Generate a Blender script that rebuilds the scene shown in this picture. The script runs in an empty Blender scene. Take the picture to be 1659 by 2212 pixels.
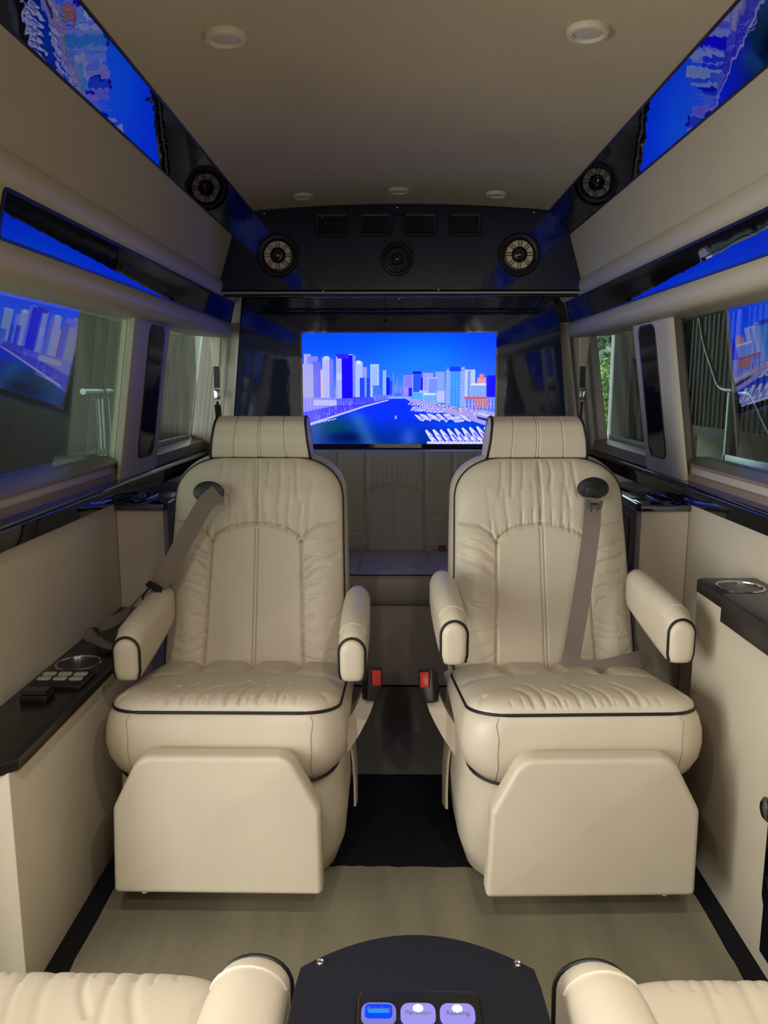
import bpy, bmesh, math, random
import numpy as np
from mathutils import Vector, Matrix
R = math.radians
random.seed(7); rng = np.random.default_rng(7)
sc = bpy.context.scene
COL = sc.collection

# ------------------------------------------------------------------ camera, world, lights, exposure
FPX, IMW, IMH = 1660.0, 1659.0, 2212.0
cam = bpy.data.cameras.new('camera'); camo = bpy.data.objects.new('camera', cam); COL.objects.link(camo)
cam.sensor_fit = 'VERTICAL'; cam.sensor_height = 36.0; cam.sensor_width = 27.0
cam.lens = FPX / IMH * 36.0
cam.clip_start = 0.02
camo.location = (-0.025, 0.0, 1.20)
camo.rotation_euler = (R(90 - 9.506), 0, R(0.7075))
sc.camera = camo

w = bpy.data.worlds.new('sky'); sc.world = w; w.use_nodes = True
wn = w.node_tree.nodes; wn['Background'].inputs[0].default_value = (0.92, 0.97, 1.0, 1); wn['Background'].inputs[1].default_value = 4.2

def area(name, loc, rot, sx, sy, power, col):
    l = bpy.data.lights.new(name, 'AREA'); l.shape = 'RECTANGLE'; l.size = sx; l.size_y = sy
    l.energy = power; l.color = col
    o = bpy.data.objects.new(name, l); COL.objects.link(o); o.location = loc; o.rotation_euler = rot
    return o
# daylight standing in the open sliding door beside the camera
area('door_daylight', (-2.25, -0.25, 1.05), (R(90), 0, R(-90 + 28)), 1.9, 1.7, 74.0, (1.0, 0.98, 0.93))

sc.view_settings.view_transform = 'Standard'; sc.view_settings.look = 'None'
sc.view_settings.exposure = 0.0; sc.view_settings.gamma = 1.0; sc.view_settings.use_curve_mapping = False
sc.cycles.use_denoising = True; sc.cycles.use_adaptive_sampling = True; sc.cycles.adaptive_threshold = 0.03
sc.cycles.max_bounces = 8; sc.cycles.diffuse_bounces = 4; sc.cycles.glossy_bounces = 4; sc.cycles.transparent_max_bounces = 12
sc.cycles.sample_clamp_indirect = 6.0

# ------------------------------------------------------------------ materials
def s2l(c):
    return tuple(((v/12.92) if v <= 0.04045 else ((v+0.055)/1.055)**2.4) for v in c)
def mat_new(name):
    m = bpy.data.materials.new(name); m.use_nodes = True; m.node_tree.nodes.clear()
    return m, m.node_tree.nodes, m.node_tree.links
def principled(name, col, rough=0.5, metal=0.0, spec=0.5, bump=0.0, bscale=200.0, var=0.0, vscale=6.0, coat=0.0, stretch=None, sheen=0.0):
    m, n, l = mat_new(name)
    out = n.new('ShaderNodeOutputMaterial'); b = n.new('ShaderNodeBsdfPrincipled')
    l.new(b.outputs[0], out.inputs[0])
    b.inputs['Base Color'].default_value = (*col, 1); b.inputs['Roughness'].default_value = rough
    b.inputs['Metallic'].default_value = metal; b.inputs['Specular IOR Level'].default_value = spec
    b.inputs['Coat Weight'].default_value = coat; b.inputs['Sheen Weight'].default_value = sheen
    tc = n.new('ShaderNodeTexCoord'); mp = n.new('ShaderNodeMapping'); l.new(tc.outputs['Object'], mp.inputs[0])
    if stretch: mp.inputs['Scale'].default_value = stretch
    if var > 0:
        t = n.new('ShaderNodeTexNoise'); t.inputs['Scale'].default_value = vscale; t.inputs['Detail'].default_value = 4
        l.new(mp.outputs[0], t.inputs['Vector'])
        r = n.new('ShaderNodeValToRGB')
        r.color_ramp.elements[0].position = 0.3; r.color_ramp.elements[1].position = 0.7
        r.color_ramp.elements[0].color = (*[c*(1-var) for c in col], 1); r.color_ramp.elements[1].color = (*[min(1, c*(1+var)) for c in col], 1)
        l.new(t.outputs[0], r.inputs[0]); l.new(r.outputs[0], b.inputs['Base Color'])
    if bump > 0:
        t2 = n.new('ShaderNodeTexNoise'); t2.inputs['Scale'].default_value = bscale; t2.inputs['Detail'].default_value = 3
        l.new(mp.outputs[0], t2.inputs['Vector'])
        bp = n.new('ShaderNodeBump'); bp.inputs['Strength'].default_value = bump; bp.inputs['Distance'].default_value = 0.002
        l.new(t2.outputs[0], bp.inputs['Height']); l.new(bp.outputs[0], b.inputs['Normal'])
    return m
def gloss_black(name, base, ior, rough, tint=(0.9, 0.92, 1.0)):
    m, n, l = mat_new(name)
    out = n.new('ShaderNodeOutputMaterial'); d = n.new('ShaderNodeBsdfDiffuse'); g = n.new('ShaderNodeBsdfGlossy')
    f = n.new('ShaderNodeFresnel'); mx = n.new('ShaderNodeMixShader')
    d.inputs[0].default_value = (*base, 1); g.inputs['Color'].default_value = (*tint, 1); g.inputs['Roughness'].default_value = rough
    f.inputs['IOR'].default_value = ior
    tc = n.new('ShaderNodeTexCoord'); t = n.new('ShaderNodeTexNoise'); t.inputs['Scale'].default_value = 16.0
    bp = n.new('ShaderNodeBump'); bp.inputs['Strength'].default_value = 0.06; bp.inputs['Distance'].default_value = 0.004
    l.new(tc.outputs['Object'], t.inputs['Vector']); l.new(t.outputs[0], bp.inputs['Height']); l.new(bp.outputs[0], g.inputs['Normal'])
    l.new(f.outputs[0], mx.inputs[0]); l.new(d.outputs[0], mx.inputs[1]); l.new(g.outputs[0], mx.inputs[2]); l.new(mx.outputs[0], out.inputs[0])
    return m
def tinted_glass(name, tint, ior):
    m, n, l = mat_new(name)
    out = n.new('ShaderNodeOutputMaterial'); t = n.new('ShaderNodeBsdfTransparent'); g = n.new('ShaderNodeBsdfGlossy')
    f = n.new('ShaderNodeFresnel'); mx = n.new('ShaderNodeMixShader')
    t.inputs[0].default_value = (*tint, 1); g.inputs['Color'].default_value = (1, 1, 1, 1); g.inputs['Roughness'].default_value = 0.0
    ge = n.new('ShaderNodeNewGeometry'); mr = n.new('ShaderNodeMapRange')     # same reflectance from either face of the thin pane
    mr.inputs['To Min'].default_value = ior; mr.inputs['To Max'].default_value = 1.0/ior
    l.new(ge.outputs['Backfacing'], mr.inputs['Value']); l.new(mr.outputs[0], f.inputs['IOR'])
    l.new(f.outputs[0], mx.inputs[0]); l.new(t.outputs[0], mx.inputs[1]); l.new(g.outputs[0], mx.inputs[2]); l.new(mx.outputs[0], out.inputs[0])
    return m
def emit(name, col, strength):
    m, n, l = mat_new(name)
    out = n.new('ShaderNodeOutputMaterial'); e = n.new('ShaderNodeEmission'); e.inputs[0].default_value = (*col, 1); e.inputs[1].default_value = strength
    m.cycles.emission_sampling = 'NONE'; l.new(e.outputs[0], out.inputs[0]); return m
def picture(name, strength):
    m, n, l = mat_new(name)
    out = n.new('ShaderNodeOutputMaterial'); e = n.new('ShaderNodeEmission'); a = n.new('ShaderNodeAttribute'); a.attribute_name = 'picture'
    l.new(a.outputs['Color'], e.inputs[0]); e.inputs[1].default_value = strength; l.new(e.outputs[0], out.inputs[0]); m.cycles.emission_sampling = 'NONE'; return m

M = {}
M['leather'] = principled('cream_leather', (0.615, 0.53, 0.40), 0.42, bump=0.12, bscale=420, var=0.05, vscale=5, spec=0.45)
M['leather_shaded'] = principled('shaded_cream_leather', (0.50, 0.44, 0.335), 0.45, bump=0.12, bscale=420, var=0.04, spec=0.4)  # same cream leather, with the shade at the rear put into a darker colour
M['vinyl'] = principled('wall_vinyl', (0.58, 0.505, 0.38), 0.55, bump=0.15, bscale=300, var=0.05, vscale=3)
M['pad'] = principled('padded_vinyl', (0.56, 0.495, 0.37), 0.5, bump=0.15, bscale=350)
M['ceiling'] = principled('headliner', (0.60, 0.53, 0.385), 0.95, bump=0.5, bscale=500, var=0.05, vscale=2.5, spec=0.1)
M['upper'] = principled('upper_wall_fabric', (0.50, 0.445, 0.345), 0.95, bump=0.5, bscale=500, var=0.04, vscale=2.5, spec=0.1)
M['sill'] = principled('sill_taupe', (0.23, 0.17, 0.125), 0.35, var=0.06)
M['sillband'] = principled('sill_band', (0.46, 0.40, 0.32), 0.5, var=0.06)
M['gloss'] = gloss_black('piano_black', (0.006, 0.006, 0.008), 2.4, 0.015)
M['gloss_rear'] = gloss_black('piano_black_rear', (0.017, 0.021, 0.046), 1.85, 0.04, (0.72, 0.80, 1.0))  # navy base and blue tint stand in for blue ambient reflections
M['satin'] = principled('satin_black', (0.012, 0.011, 0.010), 0.32, bump=0.05, bscale=120, spec=0.6)
M['blackplastic'] = principled('black_plastic', (0.008, 0.008, 0.009), 0.4)
M['matte'] = principled('matte_black_top', (0.010, 0.010, 0.014), 0.6, bump=0.25, bscale=600, spec=0.25)
M['piping'] = principled('black_piping', (0.006, 0.004, 0.006), 0.5)
M['thread'] = principled('seam_thread', (0.36, 0.31, 0.22), 0.6)
M['welt'] = principled('cream_welt', (0.80, 0.70, 0.53), 0.4)
M['carpet'] = principled('taupe_carpet', (0.220, 0.188, 0.108), 1.0, bump=1.0, bscale=700, var=0.20, vscale=4, spec=0.05, stretch=(3.0, 0.5, 1), sheen=0.2)
M['carpetblack'] = principled('black_carpet', (0.014, 0.014, 0.016), 1.0, bump=1.0, bscale=600, var=0.35, vscale=300, spec=0.05)
M['chrome'] = principled('brushed_steel', (0.62, 0.60, 0.57), 0.18, metal=1.0)
M['belt'] = principled('taupe_webbing', (0.185, 0.145, 0.118), 0.42, bump=0.35, bscale=60, stretch=(40, 1, 1), spec=0.5)
M['beltdark'] = principled('dark_webbing', (0.06, 0.055, 0.06), 0.5)
M['red'] = principled('red_plastic', (0.62, 0.03, 0.02), 0.35)
M['conetan'] = principled('speaker_cone', (0.92, 0.78, 0.54), 0.35)
M['coneblack'] = principled('speaker_cone_dark', (0.02, 0.02, 0.025), 0.35)
M['ring'] = principled('light_ring', (0.74, 0.66, 0.52), 0.5)
M['lens'] = principled('frosted_lens', (0.62, 0.60, 0.55), 0.35)
M['keypad'] = principled('pale_keys', (0.36, 0.37, 0.30), 0.4)
M['print'] = principled('grey_print', (0.10, 0.10, 0.12), 0.6)
M['glass'] = tinted_glass('tinted_window', (0.58, 0.67, 0.65), 2.15)
M['glass_rear'] = tinted_glass('rear_window', (0.90, 0.97, 0.95), 1.45)
M['keyblue'] = emit('blue_lit_key', (0.004, 0.03, 1.0), 2.2)
M['keyglow'] = emit('blue_lit_bar', (0.0, 0.30, 1.0), 1.4)
M['keylilac'] = emit('lilac_lit_key', (0.38, 0.33, 0.95), 0.95)
M['keyspot'] = emit('white_lit_spot', (0.9, 0.9, 1.0), 2.5)
M['keyrim'] = emit('lilac_rim', (0.30, 0.30, 0.85), 0.75)

# ------------------------------------------------------------------ helpers
def tag(o, label=None, cat=None, group=None, kind=None):
    if label: o['label'] = label
    if cat: o['category'] = cat
    if group: o['group'] = group
    if kind: o['kind'] = kind
    return o
def empty(name, loc=(0, 0, 0), rz=0, parent=None):
    o = bpy.data.objects.new(name, None); COL.objects.link(o); o.location = loc; o.rotation_euler = (0, 0, rz)
    o.empty_display_size = 0.1
    if parent: o.parent = parent
    return o
def link(name, me, m, parent=None, smooth=True, angle=None):
    if m is not None:
        me.materials.clear(); me.materials.append(m)
    if smooth:
        me.polygons.foreach_set('use_smooth', [True]*len(me.polygons))
        if angle: me.set_sharp_from_angle(angle=R(angle))
    o = bpy.data.objects.new(name, me); COL.objects.link(o)
    if parent: o.parent = parent
    return o
def mesh(name, V, F, m, parent=None, smooth=True, angle=40):
    me = bpy.data.meshes.new(name); me.from_pydata([tuple(map(float, v)) for v in V], [], F); me.update()
    bm = bmesh.new(); bm.from_mesh(me); bmesh.ops.recalc_face_normals(bm, faces=bm.faces); bm.to_mesh(me); bm.free()
    return link(name, me, m, parent, smooth, angle)
def box_bm(x0, x1, y0, y1, z0, z1, bev=0.0, seg=2):
    bm = bmesh.new(); bmesh.ops.create_cube(bm, size=1)
    bmesh.ops.scale(bm, vec=(x1-x0, y1-y0, z1-z0), verts=bm.verts)
    bmesh.ops.translate(bm, vec=((x0+x1)/2, (y0+y1)/2, (z0+z1)/2), verts=bm.verts)
    if bev: bmesh.ops.bevel(bm, geom=bm.edges[:], offset=bev, segments=seg, affect='EDGES', profile=0.5)
    return bm
def from_bm(name, bm, m, parent=None, smooth=True, angle=40):
    me = bpy.data.meshes.new(name); bm.normal_update(); bm.to_mesh(me); bm.free()
    return link(name, me, m, parent, smooth, angle)
def box(name, x0, x1, y0, y1, z0, z1, m, parent=None, bev=0.002, seg=2):
    if x0 > x1: x0, x1 = x1, x0
    return from_bm(name, box_bm(x0, x1, y0, y1, z0, z1, bev, seg), m, parent)
def round_poly(pts, rads, n=6):
    """2D polygon with rounded corners."""
    out = []; N = len(pts)
    for i in range(N):
        p = np.array(pts[i], float); a = np.array(pts[i-1], float); b = np.array(pts[(i+1) % N], float)
        r = rads[i] if hasattr(rads, '__len__') else rads
        if r <= 0: out.append(tuple(p)); continue
        da = (a-p)/np.linalg.norm(a-p); db = (b-p)/np.linalg.norm(b-p)
        ang = math.acos(max(-1, min(1, float(da@db)))); t = r/math.tan(ang/2)
        t = min(t, 0.49*np.linalg.norm(a-p), 0.49*np.linalg.norm(b-p)); r2 = t*math.tan(ang/2)
        c = p + (da+db)/np.linalg.norm(da+db)*(r2/math.sin(ang/2))
        s = p+da*t; e = p+db*t
        a0 = math.atan2(*(s-c)[::-1]); a1 = math.atan2(*(e-c)[::-1]); d = a1-a0
        while d > math.pi: d -= 2*math.pi
        while d < -math.pi: d += 2*math.pi
        for k in range(n+1):
            q = a0+d*k/n; out.append((c[0]+r2*math.cos(q), c[1]+r2*math.sin(q)))
    return out
def prism(name, poly, y0, y1, m, parent=None, axis='y', bev=0.0, smooth=True, angle=35, seg=2):
    """extrude a 2D polygon: axis y -> poly is (x,z); axis z -> (x,y); axis x -> (y,z)"""
    bm = bmesh.new()
    def P(p, t):
        return {'y': (p[0], t, p[1]), 'z': (p[0], p[1], t), 'x': (t, p[0], p[1])}[axis]
    a = [bm.verts.new(P(p, y0)) for p in poly]; b = [bm.verts.new(P(p, y1)) for p in poly]
    n = len(poly)
    fa = bm.faces.new(a); fb = bm.faces.new(b[::-1])
    for i in range(n): bm.faces.new((a[i], b[i], b[(i+1) % n], a[(i+1) % n]))
    bmesh.ops.recalc_face_normals(bm, faces=bm.faces)
    if bev:
        bm.normal_update()
        es = list({e for f in (fa, fb) for e in f.edges})
        bmesh.ops.bevel(bm, geom=es, offset=bev, segments=seg, affect='EDGES', profile=0.5, clamp_overlap=True)
    return from_bm(name, bm, m, parent, smooth, angle)
def tube_vf(path, r, closed=False, n=8, flat=None):
    P = np.array(path, float); N = len(P)
    T = (np.roll(P, -1, 0)-np.roll(P, 1, 0)) if closed else np.gradient(P, axis=0)
    T /= (np.linalg.norm(T, axis=1)[:, None]+1e-12)
    up = np.array([0, 0, 1.0]); V = []
    nrm = np.cross(T[0], up)
    if np.linalg.norm(nrm) < 1e-3: nrm = np.cross(T[0], [1.0, 0, 0])
    nrm /= np.linalg.norm(nrm)
    for i in range(N):
        nrm = nrm - (nrm@T[i])*T[i]; nrm /= (np.linalg.norm(nrm)+1e-12); bn = np.cross(T[i], nrm)
        rr = r[i] if hasattr(r, '__len__') else r
        for k in range(n):
            q = 2*math.pi*k/n; V.append(P[i]+rr*(math.cos(q)*nrm+math.sin(q)*bn))
    F = []
    for i in range(N if closed else N-1):
        j = (i+1) % N
        for k in range(n): F.append((i*n+k, i*n+(k+1) % n, j*n+(k+1) % n, j*n+k))
    if not closed: F.append(tuple(range(n))[::-1]); F.append(tuple(range((N-1)*n, N*n)))
    return V, F
def tube(name, path, r, m, parent=None, closed=False, n=8):
    V, F = tube_vf(path, r, closed, n); return mesh(name, V, F, m, parent, True, 60)
def smooth_path(pts, n=8):
    P = np.array(pts, float); out = []
    for i in range(len(P)-1):
        p0 = P[max(i-1, 0)]; p1 = P[i]; p2 = P[i+1]; p3 = P[min(i+2, len(P)-1)]
        for k in range(n):
            t = k/n
            out.append(0.5*((2*p1)+(-p0+p2)*t+(2*p0-5*p1+4*p2-p3)*t*t+(-p0+3*p1-3*p2+p3)*t**3))
    out.append(P[-1]); return np.array(out)
def loft(name, rings, m, parent=None, cap=True, angle=50, closed=True):
    n = len(rings[0]); V = [p for r in rings for p in r]; F = []
    for i in range(len(rings)-1):
        for k in range(n if closed else n-1):
            F.append((i*n+k, i*n+(k+1) % n, (i+1)*n+(k+1) % n, (i+1)*n+k))
    if cap:
        F.append(tuple(range(n))[::-1]); F.append(tuple(range((len(rings)-1)*n, len(rings)*n)))
    return mesh(name, V, F, m, parent, True, angle)
def lathe(name, prof, m, parent=None, n=32, axis='z', loc=(0, 0, 0)):
    rings = []
    for r_, h in prof:
        ring = []
        for k in range(n):
            q = 2*math.pi*k/n; c, s = r_*math.cos(q), r_*math.sin(q)
            p = {'z': (c, s, h), 'y': (c, h, s), 'x': (h, c, s)}[axis]
            ring.append((p[0]+loc[0], p[1]+loc[1], p[2]+loc[2]))
        rings.append(ring)
    return loft(name, rings, m, parent, cap=True, angle=40)
def ribbon(name, pts, wid, m, parent=None, th=0.0018, n=8):
    """flat webbing: pts = list of (centre, width direction)"""
    C = smooth_path([p[0] for p in pts], n); Wd = smooth_path([p[1] for p in pts], n)
    Wd /= np.linalg.norm(Wd, axis=1)[:, None]
    T = np.gradient(C, axis=0); T /= np.linalg.norm(T, axis=1)[:, None]
    Wd = Wd-(Wd*T).sum(1)[:, None]*T; Wd /= np.linalg.norm(Wd, axis=1)[:, None]
    Nn = np.cross(T, Wd)
    rings = []
    for i in range(len(C)):
        a = C[i]-Wd[i]*wid/2; b = C[i]+Wd[i]*wid/2; e = Nn[i]*th/2
        rings.append([a-e, b-e, b+e, a+e])
    return loft(name, rings, m, parent, angle=50)
def copy_tree(o, parent=None, skip=()):
    c = o.copy(); COL.objects.link(c)
    if parent: c.parent = parent
    for ch in list(o.children):
        if ch.name.split('.')[0] in skip: continue
        copy_tree(ch, c, skip)
    return c
def crease(X, Y, pts, depth, width):
    """gaussian valley along a polyline in the (X,Y) parameter plane"""
    d2 = np.full(X.shape, 1e9)
    P = np.array(pts, float)
    for a, b in zip(P[:-1], P[1:]):
        ab = b-a; t = np.clip(((X-a[0])*ab[0]+(Y-a[1])*ab[1])/(ab@ab), 0, 1)
        d2 = np.minimum(d2, (X-a[0]-t*ab[0])**2+(Y-a[1]-t*ab[1])**2)
    return -depth*np.exp(-d2/(2*width**2))
def grid_faces(nu, nv, off=0):
    i = np.arange(nu-1); j = np.arange(nv-1); I, J = np.meshgrid(i, j)
    a = (J*nu+I+off).ravel()
    return np.stack([a, a+1, a+1+nu, a+nu], 1)
def rim_idx(nu, nv):
    b = list(range(nu)); r = [j*nu+nu-1 for j in range(1, nv)]
    t = [(nv-1)*nu+i for i in range(nu-2, -1, -1)]; l = [j*nu for j in range(nv-2, 0, -1)]
    return b+r+t+l

# ------------------------------------------------------------------ the setting: floor
fl = box('floor', -1.0, 1.0, -0.85, 3.7, -0.06, -0.004, M['carpetblack'], bev=0)
tag(fl, 'carpeted van floor with taupe and black areas', 'floor', kind='structure')
def carpet(name, x0, x1, y0, y1, z1, m):
    n = 60; rgr = np.random.default_rng(int(abs(x0*100)+abs(y0*1000)))
    xs = np.linspace(x0, x1, n); ys = np.linspace(y0, y1, n)
    j = lambda: rgr.normal(0, 0.0012, n)
    pts = [(a, y0+b) for a, b in zip(xs[:-1], j())]+[(x1+b, a) for a, b in zip(ys[:-1], j())]
    pts += [(a, y1+b) for a, b in zip(xs[::-1][:-1], j())]+[(x0+b, a) for a, b in zip(ys[::-1][:-1], j())]
    return prism(name, pts, -0.005, z1, m, fl, axis='z', smooth=False)
carpet('carpet_panel', -0.692, 0.690, -0.6, 1.755, 0.004, M['carpet'])
carpet('carpet_panel', -0.692, 0.690, 2.222, 3.2, 0.004, M['carpet'])
carpet('carpet_runner', -0.75, 0.75, 1.757, 2.220, 0.002, M['carpetblack'])
carpet('carpet_border', -0.76, -0.694, -0.6, 3.2, 0.0025, M['carpetblack'])
carpet('carpet_border', 0.692, 0.76, -0.6, 3.2, 0.0025, M['carpetblack'])

# ------------------------------------------------------------------ ceiling and ceiling trim strips
NX = 41; xs = np.linspace(-0.575, 0.575, NX)
zs = 1.853+0.025*(1-(xs/0.575)**2)
prism('ceiling', [(x, z) for x, z in zip(xs, zs)]+[(0.60, 1.96), (-0.60, 1.96)], -0.85, 3.098, M['ceiling'], angle=30)
tag(bpy.data.objects['ceiling'], 'taupe fabric headliner ceiling with a shallow arch', 'ceiling', kind='structure')
rk = box('roof', -1.06, 1.06, -0.96, 3.79, 1.962, 1.99, M['upper'], bev=0); tag(rk, 'outer roof skin of the van above the headliner', 'roof', kind='structure')
for k, s in enumerate((-1, 1)):
    t = empty('trim_%d' % (k+1)); tag(t, 'glossy black strip running along the %s edge of the ceiling' % ('left' if s < 0 else 'right'), 'trim', kind='structure')
    prism('gloss_strip', [(s*0.650, 1.769), (s*0.570, 1.856), (s*0.62, 1.93), (s*0.72, 1.84)], -0.85, 3.099, M['gloss'], t, smooth=False)
    tube('edge_bead', [(s*0.5695, -0.85, 1.8535), (s*0.5695, 3.10, 1.8535)], 0.0035, M['satin'], t)
    tube('edge_bead', [(s*0.6515, -0.85, 1.767), (s*0.6515, 3.10, 1.767)], 0.0035, M['satin'], t)

# ------------------------------------------------------------------ side walls
TAN = math.tan(R(8.6))
def gh(z): return 0.950-(z-1.2)*TAN           # half width of the glass line at height z
def side(s):
    nm = 'left' if s < 0 else 'right'
    W = empty('wall_'+nm); tag(W, '%s van side wall of beige vinyl with black ledge' % nm, 'wall', kind='structure')
    y0 = 1.22 if s < 0 else -0.85
    X = lambda pts: [(s*a, b) for a, b in pts]
    prism('lower_panel', X([(0.89, 0.0), (0.89, 0.845), (1.03, 0.845), (1.03, 0.0)]), y0, 3.70, M['vinyl'], W, smooth=False)
    prism('black_ledge', X(round_poly([(0.872, 0.838), (0.874, 0.884), (0.885, 0.892), (0.93, 0.897), (1.03, 0.897), (1.03, 0.838)], [0.002, 0.006, 0.006, 0, 0, 0])), y0, 3.69, M['gloss'], W, angle=30)
    # stepped sill below the large window
    prism('sill', X([(0.925, 0.896), (0.925, 0.915), (0.916, 0.915), (0.916, 0.895)]), y0, 2.60, M['sill'], W, smooth=False)
    prism('sill_band', X(round_poly([(0.926, 0.896), (0.930, 0.938), (1.03, 0.938), (1.03, 0.896)], [0, 0.003, 0, 0])), y0, 2.59, M['sillband'], W, angle=30)
    prism('sill_top', X(round_poly([(0.922, 0.937), (0.923, 0.947), (0.985, 0.957), (1.03, 0.957), (1.03, 0.937)], [0.002, 0.003, 0, 0, 0])), y0, 2.585, M['sill'], W, angle=30)
    # narrower sill below the rear window
    prism('rear_sill', X(round_poly([(0.905, 0.896), (0.912, 0.935), (0.985, 0.945), (1.03, 0.945), (1.03, 0.896)], [0, 0.003, 0, 0, 0])), 2.80, 3.63, M['sill'], W, angle=30)
    # upper panel
    prism('upper_panel', X([(0.700, 1.602), (0.650, 1.769), (0.74, 1.93), (1.05, 1.95), (1.05, 1.58)]), -0.85, 3.098, M['upper'], W, smooth=False)
    prism('rear_closure', X([(0.735, 1.606), (0.735, 1.95), (1.05, 1.95), (1.05, 1.58)]), 3.098, 3.70, M['upper'], W, smooth=False)
    # padded valance with a gloss insert
    vp = [(0.97, 1.60), (0.702, 1.604), (0.695, 1.592), (0.694, 1.574), (0.699, 1.556), (0.709, 1.5455), (0.7165, 1.544),
          (0.7380, 1.458), (0.7325, 1.450), (0.729, 1.438), (0.732, 1.420), (0.742, 1.405), (0.760, 1.398), (0.79, 1.398), (0.97, 1.41)]
    v = prism('valance', X(vp), -0.85, 3.455, M['pad'], W, angle=45, bev=0.006)
    p0 = np.array([0.7165, 1.5455]); p1 = np.array([0.7385, 1.4565]); d = p1-p0; L = np.linalg.norm(d); d /= L; nn = np.array([-d[1], d[0]])
    if nn[0] > 0: nn = -nn
    iy0 = 1.428 if s < 0 else 1.20
    out = round_poly([(iy0, 0), (3.425, 0), (3.425, L), (iy0, L)], 0.012)
    def P3(y, t, h): q = p0+d*t+nn*h; return (s*q[0], y, q[1])
    inn = [(iy0+0.008+(y-iy0)*(3.425-iy0-0.016)/(3.425-iy0), 0.006+t*(L-0.012)/L) for y, t in out]
    rings = [[P3(y, t, -0.006) for y, t in out], [P3(y, t, 0.004) for y, t in out], [P3(y, t, 0.004) for y, t in inn], [P3(y, t, 0.001) for y, t in inn]]
    loft('insert_frame', rings, M['satin'], v, cap=False, angle=30)
    loft('gloss_insert', [[P3(y, t, -0.004) for y, t in inn], [P3(y, t, 0.0016) for y, t in inn]], M['gloss'], v, angle=20)
    # pillar between the windows, with three upright ridges and a dark inset
    pl = []
    def pil(z):
        e = -(z-1.2)*TAN
        base = [(0.9235, 2.59), (0.902, 2.555), (0.893, 2.548), (0.888, 2.552), (0.878, 2.52), (0.868, 2.508), (0.862, 2.512), (0.856, 2.49),
                (0.850, 2.462), (0.842, 2.450), (0.834, 2.452), (0.829, 2.462), (0.829, 2.50), (0.829, 2.80), (0.833, 2.832), (0.845, 2.842), (0.9235, 2.842)]
        return [(s*(a+e+0.028), y, z) for a, y in base]
    zz = np.linspace(0.893, 1.47, 12)
    p = loft('pillar', [pil(z) for z in zz], M['pad'], W, angle=40)
    o2 = round_poly([(2.592, 0.945), (2.762, 0.945), (2.762, 1.395), (2.592, 1.395)], [0.035]*4, 8)
    def pf(y, z, h): return (s*(0.857-(z-1.2)*TAN-h), y, z)
    i2 = [(2.677+(y-2.677)*0.90, 1.17+(z-1.17)*0.965) for y, z in o2]
    loft('inset_rim', [[pf(y, z, -0.004) for y, z in o2], [pf(y, z, 0.003) for y, z in o2], [pf(y, z, 0.001) for y, z in i2]], M['blackplastic'], p, cap=False)
    loft('dark_inset', [[pf(y, z, -0.004) for y, z in i2], [pf(y, z, 0.0016) for y, z in i2]], M['gloss'], p, angle=20)
    # rear corner post with soft pleats
    def dp(z):
        e = -(z-1.2)*TAN
        n = 28; ts = np.linspace(0, 1, n); pts = []
        for t_ in ts:
            h = 0.915+(0.735-0.915)*t_; y = 3.635-0.105*t_+0.007*math.sin(t_*26)*(1 if t_ < 0.7 else 0.2)
            pts.append((s*(h+e*0.9), y, z))
        return pts+[(s*(0.735+e*0.9), 3.698, z), (s*(0.945+e), 3.698, z), (s*(0.945+e), 3.64, z)]
    loft('corner_post', [dp(z) for z in np.linspace(0.88, 1.47, 8)], M['sillband'], W, angle=50)
    # outer skin above and below the windows so no daylight leaks in
    if s < 0:
        prism('front_panel', X([(0.89, 0.0), (0.89, 1.45), (1.03, 1.45), (1.03, 0.0)]), -0.85, -0.45, M['vinyl'], W, smooth=False)
    else:
        prism('front_panel', X([(0.90, 0.90), (0.90, 1.45), (1.03, 1.45), (1.03, 0.90)]), -0.85, 0.60, M['vinyl'], W, smooth=False)
    return W
side(-1); side(1)
def window(idx, s, y0, y1, mat, label):
    w_ = empty('window_%d' % idx); tag(w_, label, 'window', kind='structure')
    z0, z1 = 0.945, 1.46
    prism('pane', [(s*gh(z0), z0), (s*gh(z1), z1), (s*(gh(z1)+0.004), z1), (s*(gh(z0)+0.004), z0)], y0, y1, mat, w_, smooth=False)
    return w_
def pane_frame(w_, s, y0, y1, m):
    z0, z1 = 0.945, 1.46
    for (a, b) in ((y0, y0+0.03), (y1-0.03, y1)):
        prism('frame_upright', [(s*(gh(z0)-0.004), z0), (s*(gh(z1)-0.004), z1), (s*(gh(z1)-0.0005), z1), (s*(gh(z0)-0.0005), z0)], a, b, m, w_, smooth=False)
wl = window(1, -1, 1.20, 2.62, M['glass'], 'large tinted side window on the left mirroring the television')
w2 = window(2, -1, 2.80, 3.645, M['glass_rear'], 'narrow rear side window on the left with drapes outside')
wr = window(3, 1, 0.55, 2.62, M['glass'], 'large tinted side window on the right with iron fence outside')
w4 = window(4, 1, 2.80, 3.645, M['glass_rear'], 'narrow rear side window on the right with green hedge outside')

for w_, s in ((w2, -1), (w4, 1)):
    prism('outer_ledge', [(s*0.995, 0.925), (s*0.985, 0.962), (s*1.035, 0.955), (s*1.035, 0.925)], 2.85, 3.64, M['lens'], w_, smooth=False)
# front partition behind the camera
pt = box('wall_front', -1.0, 1.0, -0.95, -0.852, 0, 1.95, M['vinyl'], bev=0)
tag(pt, 'beige partition wall at the front of the cabin', 'wall', kind='structure')
# rear body wall
rw = box('wall_rear', -0.92, 0.92, 3.70, 3.78, 0, 1.95, M['sillband'], bev=0)
tag(rw, 'rear end wall of the van behind the sofa', 'wall', kind='structure')

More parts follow.
